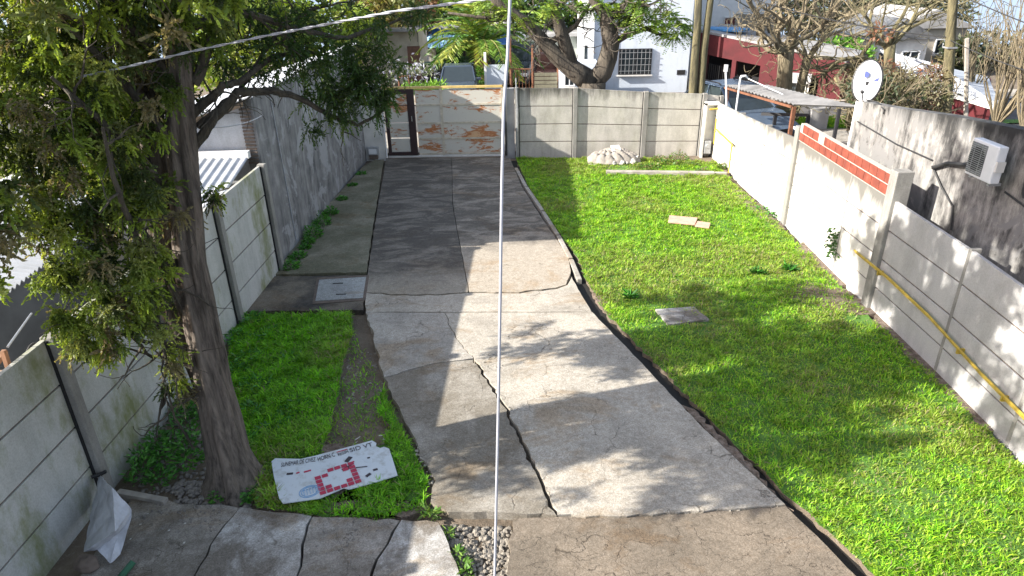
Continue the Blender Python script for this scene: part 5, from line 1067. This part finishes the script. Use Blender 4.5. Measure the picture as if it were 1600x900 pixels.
# twiggy shrubs behind the dish
for (px, py, Y, cols, lab, n, r) in ((1405, 130, 19.5, [(.2, .09, .05), (.12, .1, .05), (.16, .14, .07)], 'tangled brown and russet shrub beside the satellite dish', 1500, .85), (1435, 150, 18, [(.16, .15, .08), (.1, .11, .05)], 'twiggy grey green shrub left of the utility pole', 900, .5), (1375, 150, 17, [(.05, .07, .03), (.1, .09, .05)], 'dark low shrub right behind the satellite dish', 900, .5)):
    g = gy(px, py, Y); t = thing('shrub', lab, 'shrub', (g.x, Y, -.2)); q = random.Random(px); m_ = MB()
    for k in range(18): limb(m_, (g.x+q.uniform(-.5, .5), Y+q.uniform(-.4, .4), g.z-.9), (q.gauss(0, .5), q.gauss(0, .5), 1), .03, .8, 2, q, .4, .1, 4, .5, (2, 3), .6, .01)
    for k in range(6): a = Vector((g.x+q.uniform(-.5, .5), Y, g.z-.85)); m_.tube([Vector((g.x+q.uniform(-.3, .3), Y, -.3)), a], .04, 4)
    m_.build('stems', M['bark_pale'], t); crown_leaves([g+Vector((q.gauss(0, r*.7), q.gauss(0, r*.6), q.gauss(0, r*.5))) for _ in range(26)], .3, n, cols, .16, .06, 'foliage', t)

# --- distant leafy trees and hedge masses
def leafy(name, label, px, py, Y, rx, rz, n, cols, seed, L=.3, W=.16, nc=60):
    q = random.Random(seed); g = gy(px, py, Y); b = Vector((g.x, Y, gh(g.x, Y))); t = thing(name, label, 'tree', tuple(b), 'leafy trees beyond the street'); m_ = MB(); m_.tube([b, g-Vector((0, 0, rz*.3)), g+Vector((0, 0, rz*.5))], [.3, .22, .06], 8); m_.build('trunk', M['bark_street'], t)
    m_ = MB(); cs = []
    for k in range(nc):
        v = Vector((q.gauss(0, 1), q.gauss(0, 1), q.gauss(0, 1))).normalized()*q.random()**.4; c = g+Vector((v.x*rx, v.y*rx*.8, v.z*rz)); cs.append(c)
        if k % 2 == 0: m_.tube([g-Vector((0, 0, rz*.2)), (g+c)/2+Vector((0, 0, .1)), c], [.07, .045, .015], 4)
    m_.build('branches', M['bark_street'], t); crown_leaves(cs, max(rx, rz)*.3, n, cols, L, W, 'foliage', t)
YG = [(.16, .24, .025), (.22, .3, .03), (.12, .19, .02), (.28, .32, .05)]; DG = [(.05, .11, .02), (.08, .15, .025), (.12, .18, .03)]
leafy('leafy_tree', 'yellow green tree seen through the cypress branches left of the street', 360, 60, 30, 2.6, 2.2, 4200, YG, 51)
leafy('leafy_tree', 'bright yellow green tree behind the right hand cypress branch', 480, 45, 32, 2.6, 2.0, 4200, YG, 52)
leafy('leafy_tree', 'olive tree above the dark cabin', 590, 20, 36, 2.3, 1.6, 3600, [(.12, .14, .04), (.2, .2, .06), (.25, .2, .07)], 53)
leafy('leafy_tree', 'dark green tree behind the blue house', 700, 10, 44, 3.0, 1.6, 3600, DG, 54)
leafy('leafy_tree', 'dense dark green tree behind the palm', 790, 12, 43, 2.6, 2.0, 3600, DG, 55)
leafy('leafy_tree', 'green creeper covered tree above the long pale house', 865, 25, 44, 3.0, 1.8, 3600, DG+YG[:1], 56)
leafy('leafy_tree', 'tree with russet and green leaves beside the blue house roof', 640, 25, 40, 1.6, 1.3, 2000, [(.14, .13, .05), (.25, .13, .06), (.1, .15, .03)], 57)
leafy('leafy_tree', 'small bright green tree behind the end of the red house', 1322, 88, 32, 1.0, .8, 1200, [(.12, .3, .03), (.18, .38, .05)], 58)
leafy('leafy_tree', 'dull olive tree filling the gap behind the bare trees', 1330, 20, 46, 4.2, 2.0, 4200, [(.13, .13, .07), (.17, .16, .09), (.1, .11, .06)], 59)
leafy('leafy_tree', 'grey olive tree behind the gabled hillside house', 1430, 22, 46, 3.2, 1.6, 3600, [(.14, .14, .09), (.1, .12, .06)], 60)
leafy('leafy_tree', 'brown olive tree behind the white rooftop room', 1220, 5, 46, 4, 2.0, 3600, [(.16, .15, .09), (.1, .12, .06)], 61)
leafy('leafy_tree', 'dark evergreen behind the utility pole', 1508, 88, 36, .9, .9, 1400, [(.05, .07, .03), (.09, .11, .05)], 62)
leafy('leafy_tree', 'brown hazy tree behind the white roofed cottage gable', 1560, 105, 38, 3.2, 1.8, 3200, [(.2, .17, .1), (.14, .13, .07)], 63)
leafy('leafy_tree', 'dark leafy tree behind the pale blue house corner', 1010, -40, 45, 4.5, 2.5, 2500, DG, 64)
g = gy(713, 96, 35); crown = crown_leaves([g+Vector((q.uniform(-.9, .9), 0, q.uniform(-.2, .15))) for _ in range(10)], .3, 900, [(.03, .1, .02), (.05, .14, .03)], .12, .07, 'hedge', None); tag(crown, 'clipped dark green hedge behind the small grey car', 'hedge')
g = gy(746, 122, 31.5); crown = crown_leaves([g+Vector((q.uniform(-.25, .25), 0, q.uniform(-.5, .3))) for _ in range(8)], .28, 500, [(.1, .26, .03), (.15, .32, .05)], .25, .07, 'bush', None); tag(crown, 'bright green bush at the foot of the palm', 'bush')
g = gy(665, 131, 26); crown = crown_leaves([g+Vector((q.uniform(-.8, .8), 0, q.uniform(-.35, 0))) for _ in range(12)], .22, 900, [(.14, .3, .03), (.2, .36, .05)], .2, .05, 'bush', None); tag(crown, 'low bright green bush peeping over the gate top rail', 'bush')

# ------------------------------------------------------------------ utility pole and overhead wires
a = gy(1478, 170, 19); b = gy(1490, -10, 19); t = thing('utility_pole', 'weathered wooden utility pole behind the peeling grey wall', 'utility pole', (a.x, a.y, -.2))
m_ = MB(); dp = (b-a); m_.tube([a-dp*.7, a, b, b+dp*.4], [.15, .14, .11, .1], 10); m_.build('shaft', M['bark_mossy'], t, smooth=True)
m_ = MB(); m_.ob(a.lerp(b, .55), (.13, 0, 0), (0, .13, 0), (0, 0, .02)); m_.build('clamp', M['steel'], t)
t = thing('fence_post', 'pale thin post in front of the red cottage', 'post', tuple(gy(1509, 185, 20))); m_ = MB(); m_.tube([gy(1509, 195, 20), gy(1511, 60, 20)], .06, 6); m_.build('shaft', M['wood_grey'], t)
def wire(label, a, b, sag, r, mat, n=24):
    a = Vector(a); b = Vector(b); m = MB(); m.tube([a.lerp(b, i/n)-Vector((0, 0, sag*4*(i/n)*(1-i/n))) for i in range(n+1)], r, 6); return tag(m.build('cable', mat), label, 'cable')
wire('thin dark wire high at the top right corner', gy(1500, -8, 16), gy(1640, 50, 13), .02, .012, M['cable_dark'])
wire('dark service wire passing the bare trees', gy(1160, -6, 22), gy(1478, 58, 19), .15, .015, M['cable_dark'])
wire('grey service wire crossing in front of the right hand shoots', gy(1483, 62, 19), gy(1640, 122, 14), .05, .012, M['cable_dark'])
# cable hanging in front of the camera side, running down to the yard
cpts = [(798, -60, 2.05), (797, 0, 2.0), (793, 90, 1.95), (787, 170, 1.9), (784, 300, 1.85), (782, 450, 1.8), (779, 620, 1.75), (776, 760, 1.7), (773, 900, 1.65), (770, 1000, 1.6)]
m_ = MB(); m_.tube([gy(a, b, y) for a, b, y in cpts], .0045, 8); tag(m_.build('cable', M['cable'], smooth=True), 'pale cable hanging straight down the middle of the view', 'cable')
# twisted cable slung from the cypress to the upper right
a = [gy(120, 121, 5.2), gy(200, 104, 5.3), gy(300, 80, 5.4), gy(420, 55, 5.2), (gy(520, 36, 5.0)), gy(620, 17, 4.8), gy(750, 0, 4.6), gy(800, -6, 4.5)]
sm = []
for i in range(len(a)-1):
    for k in range(14): sm.append(a[i].lerp(a[i+1], k/14))
m_ = MB()
for ph in (0, math.pi): m_.tube([p+Vector((0, math.cos(i*.9+ph), math.sin(i*.9+ph)))*.0052 for i, p in enumerate(sm)], .0055, 6)
tag(m_.build('cable', M['cable'], smooth=True), 'twisted pale overhead cable running from the cypress to the top of the picture', 'cable')
m_ = MB(); m_.tube([gy(235, -5, 5.45), gy(270, 40, 5.42), gy(299, 80, 5.4)], .005, 6); m_.tube([gy(250, -5, 5.45), gy(280, 40, 5.42), gy(300, 80, 5.4)], .005, 6); tag(m_.build('cable', M['bark_pale']), 'pair of thin stay wires tied to the twisted cable beside the cypress trunk', 'cable')
wire('thin drop wire stretched from the cypress trunk to the high grey wall', gy(318, 200, 5.95), gy(410, 180, 11.2), .05, .006, M['cable'])

# ------------------------------------------------------------------ things lying in the yard
# printed board
t = thing('board', 'torn white board printed with red squares and dark lettering lying on the grass', 'board', tuple(gz(520, 735)))
out_ = [(424, 721), (430, 716), (470, 717), (492, 712), (545, 698), (581, 688), (588, 692), (587, 697), (594, 700), (600, 698), (608, 701), (615, 722), (621, 742), (590, 752), (545, 764), (537, 762), (500, 778), (442, 786), (436, 778), (428, 745)]
ZB = .035
m_ = MB(); m_.prism(P2(out_, ZB), ZB-.012, ZB); m_.build('sheet', M['board'], t)
U = (gz(588, 692, ZB)-gz(430, 716, ZB)).normalized(); Vv = Vector((-U.y, U.x, 0)); O = gz(428, 721, ZB)
def bp(px, py, dz=.004): p = gz(px, py, ZB); p.z = ZB+dz; return p
m_ = MB(); du = (bp(533, 765)-bp(499, 776)).normalized(); dv = Vector((-du.y, du.x, 0)); o0 = bp(500, 775)
S = .070
for i in range(6):
    for j in range(6):
        inside = 1 < i < 4 and 1 <= j < 5 or (i in (1, 4) and 2 <= j < 4)
        if inside or (i < 2 and j == 5): continue
        c = o0+du*(i+.5)*S*1.05+dv*(j+.5)*S*.9; m_.ob(c, du*S*.44, dv*S*.36, (0, 0, .0015))
m_.build('red_squares', M['print_red'], t)
m_ = MB(); c = bp(484, 768); 
for rr in (1, .8): m_.tube([c+du*math.cos(a*math.pi/12)*.105*rr+dv*math.sin(a*math.pi/12)*.085*rr for a in range(25)], .003, 4)
for k in range(5): m_.tube([c+du*(-.06+.03*k)-dv*.04, c+du*(-.055+.03*k)+dv*.045, c+du*(-.04+.03*k)+dv*.03], .003, 4)
m_.build('blue_stamp', M['print_blue'], t)
def text(s, a, b, hgt, mat, parent, name='lettering'):
    cu = bpy.data.curves.new('txt', 'FONT'); cu.body = s; cu.size = 1; cu.extrude = .001; o = bpy.data.objects.new('txt', cu); C.objects.link(o); bpy.context.view_layer.update()
    dg = bpy.context.evaluated_depsgraph_get(); me = bpy.data.meshes.new_from_object(o.evaluated_get(dg)); bpy.data.objects.remove(o)
    w_ = max(v.co.x for v in me.vertices); a = Vector(a); b = Vector(b); u = (b-a); n = Vector((-u.y, u.x, 0)).normalized()*hgt
    for v in me.vertices: v.co = a+u*(v.co.x/w_)+n*v.co.y+Vector((0, 0, v.co.z*.5))
    me.materials.clear(); return finish(name, me, mat, parent)
text('SUNEMAR DE CIVEZ', bp(439, 730), bp(493, 721), .10, M['print_dark'], t); text('HORN C', bp(497, 721), bp(524, 713), .10, M['print_dark'], t)
text('REGSN', bp(529, 713), bp(545, 707), .07, M['print_dark'], t); text('SID VT', bp(547, 707), bp(583, 697), .10, M['print_dark'], t)
m_ = MB(); m_.wall(bp(526, 707), bp(543, 702), .012, ZB+.002, ZB+.004); m_.build('red_line', M['print_red'], t)
m_ = MB()
for (a, b, w_) in (((448, 741), (458, 740), .03), ((541, 722), (548, 714), .05), ((572, 745), (579, 740), .035), ((583, 735), (590, 733), .03), ((556, 731), (574, 729), .012), ((535, 735), (550, 728), .05), ((574, 716), (578, 715), .02)): m_.wall(bp(*a), bp(*b), w_, ZB+.002, ZB+.0045)
m_.build('dark_marks', M['print_dark'], t)
m_ = MB()
for (a, b, w_) in (((463, 740), (468, 738), .02), ((475, 738), (486, 735), .022), ((545, 727), (553, 721), .02)): m_.wall(bp(*a), bp(*b), w_, ZB+.002, ZB+.005)
m_.build('red_marks', M['print_red'], t)
# sheet hanging from the wall post
t = thing('plastic_sheet', 'crumpled dirty white sheet tied to the near post of the left wall', 'sheet', (-4.3, 5.0, 0))
k0 = gx(155, 742, -4.36)
pA = [(155, 742), (200, 778), (206, 800), (186, 868), (160, 882), (150, 858), (182, 830), (178, 818)]
pts3 = [gx(155, 742, -4.38), gz(176, 762, .55), gz(205, 795, .36), gz(206, 808, .32), gz(188, 866, .05), gz(173, 880, .03), gz(152, 858, .1), gz(131, 862, .12), gx(146, 790, -4.42), gz(180, 829, .36), gz(183, 836, .2)]
m_ = MB(); m_.add(pts3, [(0, 1, 9), (1, 2, 9), (2, 3, 10, 9), (3, 4, 10), (4, 5, 10), (0, 9, 7, 8), (9, 10, 6, 7), (10, 5, 6)])
o = m_.build('sheet', M['cloth'], t); sd_ = o.modifiers.new('sub', 'SUBSURF'); sd_.levels = sd_.render_levels = 3; sd_.subdivision_type = 'SIMPLE'
tx = bpy.data.textures.new('crumple', 'CLOUDS'); tx.noise_scale = .12; dm_ = o.modifiers.new('d', 'DISPLACE'); dm_.texture = tx; dm_.strength = .05; so_ = o.modifiers.new('s', 'SOLIDIFY'); so_.thickness = .004
m_ = MB(); m_.tube([k0+Vector((-.06, -.03, .0)), k0, k0+Vector((.06, .03, .02))], .02, 6); m_.build('knot', M['black'], t)
g = gz(138, 888); m_ = MB(); m_.blob((g.x, g.y, .06), (.13, .09, .09), 3, .12); tag(m_.build('stone_block', M['stone_dark'], bevel=.01), 'dark brown block weighing down the sheet by the left wall', 'block')
g = gz(192, 895); m_ = MB(); m_.tube([gz(208, 878, .06), gz(190, 900, .02), gz(175, 930, .02)], .03, 8); tag(m_.build('green_tube', M['green_plastic']), 'dark green plastic tube on the paving at the bottom left', 'tube')
m_ = MB(); m_.wall(gz(183, 764, .05), gz(258, 778, .05), .07, -.08, .03); tag(m_.build('plank', M['wood_grey'], bevel=.006), 'short weathered plank edging the soil beside the left wall', 'plank')
m_ = MB(); m_.wall(gz(947, 270), gz(1116, 272), .16, -.04, .06); m_.wall(gz(1116, 272), gz(1135, 272), .12, -.04, .05); tag(m_.build('plank', M['wood_grey'], bevel=.008), 'long grey plank lying across the far end of the lawn', 'plank')
# far pile
t = thing('tarpaulin', 'crumpled beige tarpaulin heap at the foot of the far wall', 'tarpaulin', tuple(gz(958, 252)))
g = gz(958, 250); vs = []; nu, nv_ = 56, 36
for j in range(nv_+1):
    for i in range(nu+1):
        u_ = i/nu*2-1; v_ = j/nv_*2-1; rr = max(0, 1-u_*u_*.9-v_*v_); th = math.atan2(v_, u_+.15); z = (.30*rr**.55)*(.62+.38*abs(math.sin(th*5.5+u_*3+v_*2))**.7)+.05*math.sin(i*.5+j*.8)*rr+.03*abs(math.sin(i*.9-j*.6))*rr; vs.append((g.x+u_*.72, g.y+v_*.4-.05, max(-.04, z)))
m_ = MB(); m_.add(vs, [(j*(nu+1)+i, j*(nu+1)+i+1, (j+1)*(nu+1)+i+1, (j+1)*(nu+1)+i) for j in range(nv_) for i in range(nu)]); m_.build('cloth', M['tarp'], t, smooth=True)
m_ = MB()
for k in range(9): m_.blob((g.x+rng.uniform(-.2, 1.0), g.y+rng.uniform(-.45, -.2), .03), rng.uniform(.04, .1), 70+k, .35)
m_.build('rubble', M['stone'], t)
m_ = MB(); m_.ob(g+Vector((.05, -.05, .33)), (.12, .03, 0), (-.02, .1, .05), (0, 0, .02)); m_.ob(g+Vector((.45, -.1, .1)), (.2, -.06, .03), (.02, .06, 0), (0, 0, .02)); m_.build('broken_frame', M['offwhite'], t)
# stepping slab and tile
m_ = MB(); m_.prism(jag(P2([(1024, 484), (1085, 480), (1108, 500), (1044, 508), (1024, 484)]), .012, .1, 3)[:-1], -.05, .012); tag(m_.build('stepping_slab', M['conc_patch']), 'rough grey concrete slab set into the lawn', 'slab')
t = thing('broken_tile', 'pink clay tile broken in two lying on the lawn', 'tile', tuple(gz(1078, 346)))
for poly in ([(1046, 337), (1090, 341), (1086, 351), (1044, 347)], [(1090, 346), (1110, 349), (1108, 356), (1086, 353)]): m_ = MB(); m_.prism(P2(poly, .03), .01, .045); m_.build('piece', M['pinkbrick'], t, bevel=.005)
